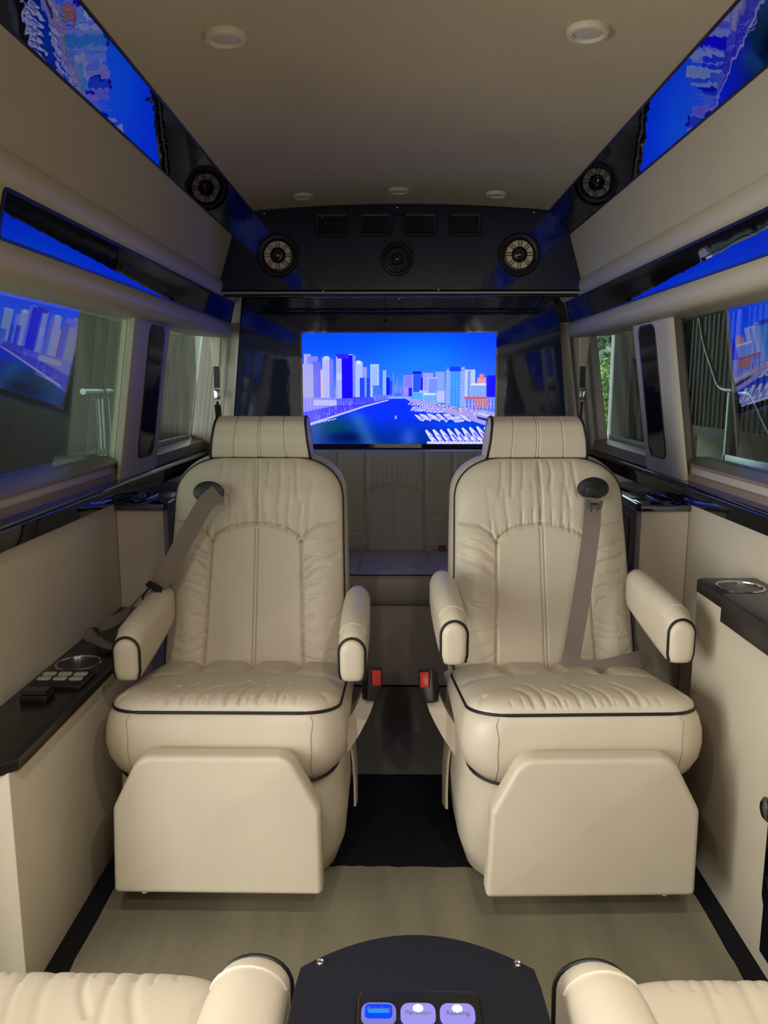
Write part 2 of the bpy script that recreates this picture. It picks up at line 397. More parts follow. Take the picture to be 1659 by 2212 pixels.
# ------------------------------------------------------------------ rear gloss panel, header with vents and speakers
rp = prism('rear_bulkhead', round_poly([(-0.775, 0.86), (0.775, 0.86), (0.700, 1.60), (-0.700, 1.60)], 0.006), 3.525, 3.555, M['gloss_rear'], angle=30)
tag(rp, 'glossy black panel behind the television', 'panel')
hd = empty('header_panel'); tag(hd, 'glossy black overhead panel holding vents and speakers', 'panel')
top = [(x, 1.853+0.025*(1-(x/0.575)**2)-0.002) for x in np.linspace(0.572, -0.572, 25)]
prism('face', [(-0.716, 1.551), (0.716, 1.551), (0.6495, 1.770)]+top+[(-0.6495, 1.770)], 3.10, 3.125, M['gloss_rear'], hd, smooth=False)
prism('underside', [(3.10, 1.549), (3.524, 1.580), (3.524, 1.60), (3.10, 1.56)], -0.70, 0.70, M['gloss_rear'], hd, axis='x', smooth=False)
tube('bottom_bead', [(-0.715, 3.099, 1.549), (0.715, 3.099, 1.549)], 0.005, M['sillband'], hd)
tube('roller_tube', [(-0.70, 3.135, 1.541), (0.70, 3.135, 1.541)], 0.0065, M['gloss'], hd)
tube('top_bead', [(x, 3.098, z) for x, z in top], 0.0035, M['blackplastic'], hd)
for x, z in ((-0.525, 1.846), (-0.012, 1.866), (0.512, 1.846), (-0.70, 1.562), (0.70, 1.562), (-0.30, 1.556), (0.15, 1.560), (-0.30, 1.832)):
    lathe('screw', [(0.0034, 0), (0.0034, -0.0015), (0.0012, -0.0024)], M['chrome'], hd, n=8, axis='y', loc=(x, 3.0995, z))
# pull cord
pc = empty('pull_cord', (-0.065, 3.30, 1.50)); tag(pc, 'thin dark pull cord with a small knob above the television', 'cord')
tube('cord', [(0, 0, 0.065), (0, 0.004, 0.0), (0, 0.006, -0.035)], 0.0012, M['blackplastic'], pc, n=6)
tube('sleeve', [(0, 0.004, 0.0), (0, 0.006, -0.024)], 0.0045, M['blackplastic'], pc, n=8)
lathe('knob', [(0.001, -0.058), (0.006, -0.055), (0.0085, -0.047), (0.006, -0.039), (0.001, -0.036)], M['blackplastic'], pc, n=12, loc=(0, 0.006, 0))
hk = tube('cord_hook', smooth_path([(0.002, 3.32, 1.566), (0.008, 3.318, 1.558), (0.000, 3.316, 1.551), (-0.006, 3.318, 1.545)]), 0.002, M['chrome']); tag(hk, 'tiny silver hook under the overhead panel', 'hook')

def vent():
    v = empty('air_vent'); W, H = 0.0635, 0.043
    o = round_poly([(-W, -H), (W, -H), (W, H), (-W, H)], 0.009, 5)
    i_ = round_poly([(-W+0.013, -H+0.015), (W-0.013, -H+0.015), (W-0.013, H-0.011), (-W+0.013, H-0.011)], 0.004, 5)
    f = lambda P, y: [(a, y, b) for a, b in P]
    loft('frame', [f(o, 0), f(o, -0.006), f([(a*0.96, b*0.95) for a, b in o], -0.0085), f(i_, -0.006), f(i_, 0.0)], M['blackplastic'], v, cap=False, angle=30)
    box('backing', -W+0.012, W-0.012, -0.002, 0.0, -H+0.012, H-0.010, M['matte'], v, bev=0)
    for k in range(6):
        z = -H+0.021+k*0.0092
        from_bm('slat', box_bm(-W+0.015, W-0.015, -0.0062, -0.0015, z-0.0010, z+0.0010, 0), M['satin'], v)
    for x in (-0.02, 0.02, 0.035):
        from_bm('fin', box_bm(x-0.0008, x+0.0008, -0.004, -0.0015, -H+0.016, H-0.012, 0), M['satin'], v)
    box('thumb_bar', -W+0.010, W-0.010, -0.0105, -0.006, -H+0.004, -H+0.010, M['satin'], v, bev=0.0015)
    return v
v0 = vent()
for i, x in enumerate((-0.2655, -0.094, 0.0755, 0.2475)):
    o = v0 if i == 0 else copy_tree(v0)
    o.location = (x, 3.0995, 1.800)
    tag(o, ['black slatted air vent, leftmost of four on the overhead panel', 'black slatted air vent, second from the left on the overhead panel',
            'black slatted air vent, third from the left on the overhead panel', 'black slatted air vent, rightmost of four on the overhead panel'][i], 'vent', 'air vents on the overhead panel')
def speaker(r, cone, tan):
    s_ = empty('round_speaker'); k = r/0.081
    lathe('surround', [(0.081*k, 0), (0.081*k, -0.008), (0.077*k, -0.013), (0.070*k, -0.014), (0.062*k, -0.010), (0.055*k, -0.012), (0.053*k, -0.009), (0.053*k, -0.002), (0.053*k, 0.0)], M['blackplastic'], s_, n=48, axis='y')
    lathe('cone', [(0.0535*k, -0.004), (0.035*k, -0.0015), (0.018*k, -0.001), (0.001, -0.001)], cone, s_, n=48, axis='y')
    for j in range(8):
        a = j*math.pi/4
        for d in (-1, 1):
            o_ = d*0.0052*k
            p = lambda rr: (rr*math.sin(a)+o_*math.cos(a), rr*math.cos(a)-o_*math.sin(a))
            (xa, za), (xb, zb) = p(0.016*k), p(0.0555*k)
            tube('spoke', [(xa, -0.014, za), (xb, -0.0115, zb)], 0.0013*k, M['blackplastic'], s_, n=6)
    lathe('hub', [(0.030*k, -0.003), (0.030*k, -0.006), (0.022*k, -0.014), (0.0175*k, -0.016), (0.001, -0.016)], M['blackplastic'], s_, n=32, axis='y')
    lathe('chrome_ring', [(0.0175*k, -0.0155), (0.0172*k, -0.0185), (0.0155*k, -0.0195), (0.0145*k, -0.0175), (0.0145*k, -0.0155)], M['chrome'], s_, n=32, axis='y')
    lathe('dome', [(0.0148*k, -0.016), (0.011*k, -0.0205), (0.005*k, -0.0225), (0.0008, -0.023)], M['gloss'], s_, n=24, axis='y')
    return s_
for (x, z, r, c, lb) in ((-0.474, 1.689, 0.081, 'conetan', 'large speaker with tan cone at the left end of the overhead panel'),
                         (0.459, 1.690, 0.081, 'conetan', 'large speaker with tan cone at the right end of the overhead panel'),
                         (-0.012, 1.674, 0.063, 'coneblack', 'smaller all-black speaker in the middle of the overhead panel')):
    o = speaker(r, M[c], True); o.location = (x, 3.0995, z); tag(o, lb, 'speaker', 'speakers on the overhead panel')

# ------------------------------------------------------------------ ceiling lights
def clight():
    c = empty('ceiling_light')
    lathe('trim_ring', [(0.0415, 0.002), (0.0415, -0.004), (0.038, -0.010), (0.031, -0.011), (0.0275, -0.007), (0.0275, 0.0)], M['ring'], c, n=40)
    lathe('lens', [(0.028, -0.002), (0.027, -0.0055), (0.015, -0.0075), (0.001, -0.008)], M['lens'], c, n=32)
    return c
M['lens_lit'] = emit('lit_warm_lens', (1.0, 0.86, 0.62), 6.0)
c0 = clight()
for i, (x, y, lb) in enumerate(((-0.355, 1.625, 'round recessed ceiling light on the left, nearest the camera'), (0.347, 1.612, 'round recessed ceiling light on the right, nearest the camera'),
        (-0.355, 2.915, 'left of three small ceiling lights before the overhead panel'), (-0.009, 2.88, 'middle of three small ceiling lights before the overhead panel'),
        (0.342, 2.90, 'right of three small ceiling lights before the overhead panel'))):
    o = c0 if i == 0 else copy_tree(c0)
    zc = 1.853+0.025*(1-(x/0.575)**2)
    o.location = (x, y, zc-0.0005); o.rotation_euler = (0, math.atan(2*0.025*x/0.575**2), 0)
    if i > 1: o.scale = (0.93, 0.93, 0.9)
    tag(o, lb, 'ceiling light', 'recessed ceiling lights')

# same lamps lit above the near chairs; unseen partition pair added for extra light
for x, y, lb in ((-0.355, 0.40, 'lit ceiling light above the near chair on the left'), (0.347, 0.40, 'lit ceiling light above the near chair on the right'),
                 (-0.355, -0.35, 'unseen lit ceiling light added by the partition on the left'), (0.347, -0.35, 'unseen lit ceiling light added by the partition on the right')):
    o = copy_tree(c0); zc = 1.853+0.025*(1-(x/0.575)**2); o.location = (x, y, zc-0.0005); tag(o, lb, 'ceiling light', 'recessed ceiling lights')
    for ch in o.children:
        if ch.name.startswith('lens'):
            ch.data = ch.data.copy(); ch.data.materials.clear(); ch.data.materials.append(M['lens_lit'])
    l = bpy.data.lights.new('lamp_glow', 'AREA'); l.shape = 'DISK'; l.size = 0.05; l.energy = 5.4; l.spread = R(145); l.color = (1.0, 0.955, 0.87)
    lo = bpy.data.objects.new('lamp_glow', l); COL.objects.link(lo); lo.parent = o; lo.location = (0, 0, -0.0125)

# ------------------------------------------------------------------ television pictures
TW, TH = 560, 318
def blank(): return np.zeros((TH, TW, 3))
def crop2g(x, y): return ((x-88)/1472*TW, (y-98)/837*TH)
def city():
    A = blank(); r = np.random.default_rng(3)
    yy, xx = np.mgrid[0:TH, 0:TW]; U = xx/TW; V = yy/TH
    CX_, CY_ = U*1472+88, V*837+98
    def lerp(a, b, t): return np.array(a)[None, None]*(1-t[..., None])+np.array(b)[None, None]*t[..., None]
    t = np.clip(V/0.55, 0, 1)
    A[:] = lerp((4, 74, 240), (74, 132, 248), t**1.6)
    A += (np.exp(-((U-0.62)**2/0.06+(V-0.22)**2/0.03))*18)[..., None]*np.array([0, 1.6, 0.6])
    A += (np.clip(U-0.75, 0, 1)*120)[..., None]*np.array([0.25, -0.3, 0.0])
    def rect(x0, x1, y0, y1, c, vs=0, hs=0, amt=0.25, lite=(235, 235, 255), shade=0.0):
        m = (CX_ >= x0) & (CX_ < x1) & (CY_ >= y0) & (CY_ < y1)
        c = np.array(c, float); base = np.ones(A.shape)*c
        if vs: base = np.where((((CX_-x0) % vs) < vs*0.45)[..., None], base*(1-amt)+np.array(lite)*amt, base)
        if hs: base = np.where((((CY_-y0) % hs) < hs*0.42)[..., None], base*(1-amt)+np.array(lite)*amt, base)
        if shade: base = base*(1-shade*np.clip((CX_-x0)/(x1-x0), 0, 1))[..., None]
        A[m] = base[m]
    # haze towards the horizon
    hz = np.exp(-((CY_-540)/60)**2)*0.55
    A[:] = A*(1-hz[..., None])+np.array((120, 150, 245))*hz[..., None]
    # distant blocks
    for x in range(740, 900, 9):
        h = r.uniform(15, 75)*(1 if x < 830 else 0.5); rect(x, x+r.uniform(6, 12), 545-h, 560, (70+r.uniform(0, 60), 100+r.uniform(0, 50), 230))
    rect(776, 780, 400, 545, (110, 140, 240)); rect(806, 812, 425, 545, (100, 130, 235))
    # left bank
    rect(100, 150, 255, 600, (150, 150, 232), 9, 0); rect(125, 205, 272, 600, (115, 110, 222), 0, 14); rect(160, 226, 310, 600, (92, 84, 200), 12, 0, 0.12)
    rect(88, 168, 330, 745, (150, 145, 205), 18, 9, 0.28, (215, 205, 200)); rect(226, 254, 370, 590, (236, 178, 160), 0, 20, 0.15)
    rect(240, 300, 280, 600, (168, 170, 236), 15, 0, 0.25, (225, 225, 255)); rect(292, 326, 295, 600, (105, 100, 205), 11, 0, 0.2); rect(252, 290, 270, 300, (190, 190, 240))
    rect(430, 492, 264, 590, (118, 128, 232), 10, 0, 0.3, (170, 180, 250)); rect(440, 470, 258, 280, (190, 200, 250))
    rect(345, 470, 262, 600, (22, 6, 214), 6, 0, 0.07, (90, 90, 255)); rect(343, 386, 272, 632, (150, 150, 228), 0, 8, 0.65, (232, 232, 255)); rect(352, 440, 255, 290, (40, 34, 190))
    rect(492, 548, 312, 575, (160, 175, 240), 13, 0, 0.3); rect(500, 530, 305, 330, (215, 222, 250)); rect(545, 578, 352, 570, (120, 140, 232), 9, 0, 0.3)
    rect(524, 602, 432, 590, (20, 58, 208), 0, 9, 0.12); rect(560, 576, 425, 590, (120, 150, 240))
    rect(604, 669, 330, 575, (172, 196, 240), 0, 0); rect(612, 660, 345, 500, (150, 175, 232), 0, 7, 0.2); rect(622, 669, 490, 575, (70, 110, 215))
    rect(670, 702, 380, 565, (36, 92, 214), 0, 8, 0.15); rect(700, 726, 376, 565, (120, 160, 238), 8, 0, 0.3); rect(726, 752, 430, 560, (12, 26, 180)); rect(752, 772, 455, 560, (40, 70, 205))
    rect(88, 345, 580, 700, (120, 116, 210), 26, 12, 0.22, (210, 200, 215)); rect(170, 345, 600, 640, (170, 160, 215), 17, 9, 0.35)
    rect(345, 640, 585, 660, (62, 62, 205), 16, 11, 0.3, (190, 190, 250)); rect(470, 620, 575, 620, (40, 40, 180), 15, 0, 0.3); rect(640, 760, 560, 606, (60, 70, 200), 12, 8, 0.3)
    # right bank
    rect(858, 926, 413, 556, (150, 130, 230), 8, 0, 0.12); rect(862, 922, 420, 500, (128, 120, 226)); rect(896, 922, 505, 570, (25, 30, 175))
    rect(1003, 1084, 395, 556, (150, 140, 222), 12, 0, 0.2); rect(990, 1004, 428, 545, (12, 12, 172))
    rect(925, 992, 388, 552, (26, 74, 202), 0, 7, 0.14); rect(925, 931, 400, 552, (150, 170, 240)); rect(926, 992, 384, 402, (20, 20, 160))
    rect(1100, 1172, 385, 570, (104, 140, 230), 11, 0, 0.4); rect(1044, 1126, 428, 572, (140, 156, 228), 14, 9, 0.22); rect(1050, 1120, 440, 560, (108, 134, 216), 9, 0, 0.15)
    rect(1320, 1402, 370, 590, (196, 206, 250), 14, 0, 0.4, (120, 140, 220)); rect(1345, 1365, 380, 590, (120, 140, 225))
    rect(1420, 1482, 430, 490, (222, 130, 176), 12, 0, 0.3); rect(1435, 1466, 405, 440, (235, 120, 150))
    rect(1370, 1484, 476, 592, (112, 146, 226), 13, 0, 0.4); rect(1370, 1484, 474, 488, (215, 222, 252)); rect(1490, 1560, 412, 575, (22, 12, 186), 9, 0, 0.12); rect(1505, 1548, 418, 560, (36, 20, 205))
    rect(1180, 1322, 352, 650, (70, 130, 214)); rect(1180, 1214, 372, 640, (165, 185, 240), 0, 9, 0.6, (60, 80, 180)); rect(1288, 1322, 350, 650, (165, 185, 240), 0, 9, 0.6, (60, 80, 180))
    rect(1212, 1290, 360, 648, (52, 132, 216), 24, 9, 0.22, (140, 210, 235)); rect(1206, 1292, 350, 384, (20, 60, 180))
    rect(922, 1040, 540, 600, (70, 150, 216), 0, 16, 0.35); rect(978, 1040, 526, 548, (170, 180, 235)); rect(1004, 1108, 560, 618, (60, 140, 205), 17, 13, 0.35); rect(1010, 1105, 546, 560, (214, 220, 250))
    rect(1112, 1172, 530, 618, (172, 166, 216), 12, 15, 0.3); rect(1060, 1124, 606, 640, (110, 150, 220), 14, 0, 0.4)
    rect(1322, 1552, 588, 668, (60, 70, 196), 28, 13, 0.45); rect(1322, 1500, 572, 592, (196, 92, 130)); rect(1400, 1506, 598, 650, (186, 84, 112), 20, 9, 0.3)
    # water
    def poly(pts, f):
        P = np.array(pts, float); m = np.zeros(A.shape[:2], bool); n = len(P); j = n-1
        for i in range(n):
            xi, yi = P[i]; xj, yj = P[j]
            c = ((yi > CY_) != (yj > CY_)) & (CX_ < (xj-xi)*(CY_-yi)/(yj-yi+1e-9)+xi); m ^= c; j = i
        A[m] = f[m] if hasattr(f, 'shape') and f.ndim == 3 else f
        return m
    W_ = lerp((14, 52, 214), (4, 44, 112), np.clip((CY_-590)/300, 0, 1))
    g1 = np.exp(-(((CX_-330)/190)**2+((CY_-800)/80)**2)); W_ = W_*(1-0.75*g1[..., None])+np.array((6, 74, 66))*0.75*g1[..., None]
    g2 = np.exp(-(((CX_-430)/160)**2+((CY_-880)/45)**2)); W_ = W_*(1-0.8*g2[..., None])+np.array((3, 10, 44))*0.8*g2[..., None]
    g3 = np.exp(-(((CX_-540-(CY_-800)*0.45)/62)**2))*np.clip((CY_-660)/60, 0, 1); W_ = W_*(1-0.5*g3[..., None])+np.array((60, 128, 160))*0.5*g3[..., None]
    g4 = np.exp(-(((CX_-900)/60)**2+((CY_-890)/80)**2)); W_ = W_*(1-0.4*g4[..., None])+np.array((90, 140, 210))*0.4*g4[..., None]
    g5 = np.exp(-(((CX_-1250)/200)**2+((CY_-790)/30)**2)); W_ = W_*(1-0.5*g5[..., None])+np.array((12, 90, 190))*0.5*g5[..., None]
    g6 = np.exp(-(((CX_-830)/260)**2+((CY_-640)/70)**2)); W_ = W_*(1-0.5*g6[..., None])+np.array((10, 40, 250))*0.5*g6[..., None]
    poly([(130, 800), (560, 640), (740, 592), (860, 585), (900, 600), (1010, 650), (1300, 730), (1560, 815), (1560, 935), (88, 935), (88, 815)], W_)
    poly([(770, 590), (800, 545), (835, 545), (850, 590)], np.array((70, 110, 240)))
    rect(740, 915, 574, 586, (150, 170, 245))
    # quays
    poly([(88, 690), (345, 640), (560, 622), (740, 590), (745, 600), (560, 646), (140, 782), (88, 800)], np.array((70, 62, 190)))
    poly([(130, 775), (560, 640), (745, 594), (745, 601), (560, 652), (138, 790)], np.array((196, 190, 250)))
    for k in range(26):
        x = r.uniform(170, 460); y = 765-(x-140)*0.31-r.uniform(8, 75); rect(x, x+r.uniform(3, 8), y, y+r.uniform(14, 40), (130, 130, 240))
    poly([(870, 575), (1180, 640), (1322, 655), (1560, 690), (1560, 812), (1300, 725), (1010, 648), (890, 600)], np.array((168, 150, 206)))
    for k in range(70):
        x = r.uniform(1100, 1550); y = 628+(x-1100)*0.14+r.uniform(-8, 60)*(x-1050)/500
        c = ((96, 130, 70), (206, 186, 170), (214, 206, 232), (120, 96, 150))[k % 4]; rect(x, x+r.uniform(6, 18), y, y+r.uniform(4, 12), c)
    poly([(1420, 720), (1560, 752), (1560, 776), (1425, 738)], np.array((50, 40, 96))); poly([(1430, 690), (1560, 720), (1560, 735), (1430, 706)], np.array((205, 200, 225)))
    # boats
    def boat(x, y, L, ang, wd):
        dx, dy = CX_-x, CY_-y; ca, sa = math.cos(ang), math.sin(ang)
        a = (dx*ca+dy*sa)/L; b = (-dx*sa+dy*ca)/(wd*(1-0.55*np.clip(a, 0, 1)))
        m = (np.abs(a) < 1) & (np.abs(b) < 1); A[m] = (214, 214, 246)
        m = (np.abs(a+0.25) < 0.4) & (np.abs(b) < 0.45); A[m] = (120+r.uniform(0, 50), 120, 200)
        m = (np.abs(a) < 1) & (b > 0.72) & (b < 1.25); A[m] = (40, 60, 160)
    for i in range(12): boat(905+i*21, 622+i*4.6+r.uniform(-3, 3), 15, 2.4, 6)
    for i in range(15): boat(925+i*17, 662+i*1.5+r.uniform(-5, 5), 20, 2.2, 7)
    for i in range(22): boat(972+i*18, 722+r.uniform(-9, 12)+i*0.6, 32, -2.45, 9)
    for i in range(9): boat(1070+i*56, 872+r.uniform(-6, 6)-i*3, 62, -2.25, 19)
    for i in range(9): boat(1100+i*52, 905, 44, -2.3, 15)
    rect(1040, 1500, 912, 932, (196, 196, 240), 30, 0, 0.4)
    boat(800, 728, 12, -1.7, 7)
    for i in range(5): boat(190+i*34, 772-i*7, 16, -0.4, 4)
    # soft veil on the far left of the screen
    vg = np.exp(-((CX_-150)/110)**2)*0.22*np.clip((CY_-240)/200, 0, 1); A[:] = A*(1-vg[..., None])+np.array((190, 180, 190))*vg[..., None]
    A += r.normal(0, 3, A.shape)
    return np.clip(A, 0, 255)/255
def clouds():
    """sky with a bank of broken cloud, for the partition screen"""
    yy, xx = np.mgrid[0:TH, 0:TW]; U = xx/TW; V = yy/TH; r = np.random.default_rng(11)
    n = np.zeros((TH, TW))
    for o in range(6):
        g = 3*2**o; G = r.random((g+2, g*2+2)); yi, xi = V*g, U*g*2; y0 = yi.astype(int); x0 = xi.astype(int); fy = yi-y0; fx = xi-x0
        fy = fy*fy*(3-2*fy); fx = fx*fx*(3-2*fx)
        n += 0.55**o*((G[y0, x0]*(1-fx)+G[y0, x0+1]*fx)*(1-fy)+(G[y0+1, x0]*(1-fx)+G[y0+1, x0+1]*fx)*fy)
    n = (n-n.min())/(n.max()-n.min()); k = np.clip((n-0.38)*3, 0, 1)[..., None]
    A = np.array((0.03, 0.22, 0.86))*(1-V[..., None]*0.35)+np.zeros((TH, TW, 3)); return A*(1-k)+np.array((0.52, 0.56, 0.92))*k
def screen_mesh(name, img, x0, x1, z0, z1, y, face, boost, parent, mat):
    xs = np.linspace(x0, x1, TW); zs = np.linspace(z1, z0, TH)
    Xg, Zg = np.meshgrid(xs, zs); V = np.stack([Xg.ravel(), np.full(Xg.size, y), Zg.ravel()], 1)
    F = grid_faces(TW, TH)
    if face > 0: F = F[:, ::-1]
    me = bpy.data.meshes.new(name)
    me.vertices.add(len(V)); me.vertices.foreach_set('co', V.ravel())
    me.loops.add(F.size); me.loops.foreach_set('vertex_index', F.ravel().astype(np.int32))
    me.polygons.add(len(F)); me.polygons.foreach_set('loop_start', (np.arange(len(F))*4).astype(np.int32)); me.polygons.foreach_set('loop_total', np.full(len(F), 4, np.int32))
    me.update(calc_edges=True)
    lin = np.where(img <= 0.04045, img/12.92, ((img+0.055)/1.055)**2.4)
    sat = np.clip((lin[..., 2]-np.maximum(lin[..., 0], lin[..., 1]))/(lin[..., 2]+1e-6), 0, 1)
    lin = lin*np.array(boost[:2]+(1.0,)); lin[..., 2] *= 1.0+(boost[2]-1.0)*sat
    ca = me.color_attributes.new('picture', 'FLOAT_COLOR', 'POINT')
    ca.data.foreach_set('color', np.concatenate([lin.reshape(-1, 3), np.ones((lin.shape[0]*lin.shape[1], 1))], 1).ravel().astype(np.float32))
    return link(name, me, mat, parent, smooth=False)
def tv(name, xc, zc, W, H, y, img, face, boost, strength, label):
    t = empty(name, (xc, y, zc)); tag(t, label, 'television')
    W2, H2 = W/2, H/2; f = -face
    P = lambda w_, h_, lo=0.0: round_poly([(-w_, -h_-lo), (w_, -h_-lo), (w_, h_), (-w_, h_)], 0.006, 4)
    o = P(W2, H2, 0.0); i_ = P(W2-0.011, H2-0.011)
    i_ = [(a, b+(0.008 if b < 0 else 0)) for a, b in i_]
    g = lambda Q, yy: [(a, yy, b) for a, b in Q]
    loft('bezel', [g(o, -f*0.025), g(o, f*0.012), g([(a*0.996, b*0.994) for a, b in o], f*0.014), g(i_, f*0.014), g(i_, f*0.010)], M['gloss'], t, cap=False, angle=30)
    box('back_shell', -W2+0.01, W2-0.01, min(-f*0.022, f*0.006), max(-f*0.022, f*0.006), -H2+0.01, H2-0.01, M['blackplastic'], t, bev=0.004)
    screen_mesh('screen', img, -W2+0.0105, W2-0.0105, -H2+0.0185, H2-0.0105, f*0.0105, face, boost, t, picture(name+'_picture', strength))
    return t
CITY = city()
tv('television', -0.001, 1.171, 0.884, 0.522, 3.50, CITY, 1, (1.06, 1.16, 2.5), 1.0, 'wide television showing a marina skyline below blue sky')
tv('partition_screen', 0.0, 1.30, 1.06, 0.60, -0.83, clouds(), -1, (1.0, 1.0, 1.5), 1.0, 'screen of blue sky and cloud on the front partition')

# ------------------------------------------------------------------ captain chairs
def sup_ring(z, hw, yf, yb, rf, rb, dz=0.0, n=9):
    """rounded rectangle in plan; dz tilts it down towards the back"""
    pts = round_poly([(-hw, yf), (hw, yf), (hw, yb), (-hw, yb)], [rf, rf, rb, rb], n)
    return [(x, y, z+dz*(y-yf)) for x, y in pts]
TILT = -0.15
def densify(ring, n):
    P = np.array(ring+[ring[0]], float); d = np.r_[0, np.cumsum(np.linalg.norm(np.diff(P, axis=0), axis=1))]
    s = np.linspace(0, d[-1], n, endpoint=False); return np.stack([np.interp(s, d, P[:, k]) for k in range(3)], 1)
def seat_top_mesh(name, hw, yf, yb, z0, tilt, seamx, crs, parent, m, crown=0.036, na=0.085):
    nu, nv = 210, 180
    u = np.linspace(-1, 1, nu); v = np.linspace(-1, 1, nv); Ug, Vg = np.meshgrid(u, v)
    rr_ = na; tt = (Vg+1)/2; tt = tt-0.10*np.sin(2*math.pi*tt)/ (2*math.pi)*4
    Yy = yf+tt*(yb-yf); dd = np.clip(np.minimum(Yy-yf, yb-Yy)/rr_, 0, 1)
    X = Ug*(hw-rr_+rr_*np.sqrt(np.clip(1-(1-dd)**2, 0, 1)))
    e = (1-np.abs(Ug)**7)*(1-np.abs(2*tt-1)**7)
    Hh = crown*np.clip(e, 0, 1)**0.5
    Hh *= 1-0.12*np.clip(Vg, -1, 1)
    pr = (X, Yy)
    for pts, dep, wid in crs: Hh = Hh+crease(*pr, pts, dep, wid)*np.clip(e*3, 0, 1)
    Z = z0+tilt*(Yy-yf)+Hh
    V = np.stack([X.ravel(), Yy.ravel(), Z.ravel()], 1); F = grid_faces(nu, nv).tolist()
    rim = rim_idx(nu, nv)
    V2 = V[rim].copy(); V2[:, 2] -= 0.03; base = len(V)
    V = np.concatenate([V, V2]); n = len(rim)
    for k in range(n): F.append([rim[k], base+k, base+(k+1) % n, rim[(k+1) % n]])
    o = mesh(name, V, F, m, parent, True, 70)
    return o, V[rim]
def back_mesh(name, parent, m, crs, z0, z1, yb, yt, w0, w1, wt, th, bulge=0.03):
    nu, nv = 230, 260
    t = np.linspace(0, 1, nv); vs = np.where(t < 0.72, t/0.72*0.80, 0.80+0.20*np.sin((t-0.72)/0.28*math.pi/2))
    u = np.linspace(-1, 1, nu)
    Ug, Vg = np.meshgrid(u, vs)
    k = np.clip((Vg-0.80)/0.20, 0, 1)
    W = w0+(w1-w0)*Vg
    W = wt+(W-wt)*np.sqrt(np.clip(1-k**2.4, 0, 1))
    lowr = np.clip((0.05-Vg)/0.05, 0, 1); W = W-0.02*lowr**2
    X = Ug*W; Zz = z0+(z1-z0)*Vg
    Yb = yb+(yt-yb)*Vg
    e = (1-np.abs(Ug)**6)*(1-np.clip((Vg-0.93)/0.07, 0, 1)**2)*(1-np.clip((0.06-Vg)/0.06, 0, 1)**2)
    D = bulge*np.clip(e, 0, 1)**0.5
    D += 0.016*np.exp(-((np.abs(X)-0.185)/0.045)**2)*np.clip((0.72-Vg)/0.1, 0, 1)          # side bolsters
    D += 0.014*np.exp(-((Vg-0.83)/0.09)**2)*(1-np.abs(Ug)**4)                                 # shoulder roll
    for pts, dep, wid in crs: D += crease(X, Zz-z0, pts, dep, wid)*np.clip(e*3, 0, 1)
    Y = Yb-D
    V = np.stack([X.ravel(), Y.ravel(), Zz.ravel()], 1); F = grid_faces(nu, nv).tolist()
    rim = rim_idx(nu, nv); R0 = V[rim]; n = len(rim)
    cen = np.array([0, 0, (z0+z1)/2]); out = (R0-cen); out[:, 1] = 0; out /= np.linalg.norm(out, axis=1)[:, None]
    base = len(V); ringsX = []
    for (o_, yb_) in ((0.008, 0.018), (0.012, 0.055), (0.006, 0.095), (-0.02, th)):
        q = R0+out*o_; q[:, 1] = R0[:, 1]+yb_; ringsX.append(q)
    V = np.concatenate([V]+ringsX)
    prev = rim
    for j in range(len(ringsX)):
        cur = [base+j*n+i for i in range(n)]
        for i in range(n): F.append([prev[i], cur[i], cur[(i+1) % n], prev[(i+1) % n]])
        prev = cur
    F.append(prev[::-1])
    o = mesh(name, V, F, m, parent, True, 70)
    G_ = np.stack([X, Y, Zz], -1)
    return o, R0, G_
def arch(cx, hw, zt, ze, n=12):
    return [(cx+hw*math.cos(math.pi*k/n), ze+(zt-ze)*math.sin(math.pi*k/n)) for k in range(n+1)]
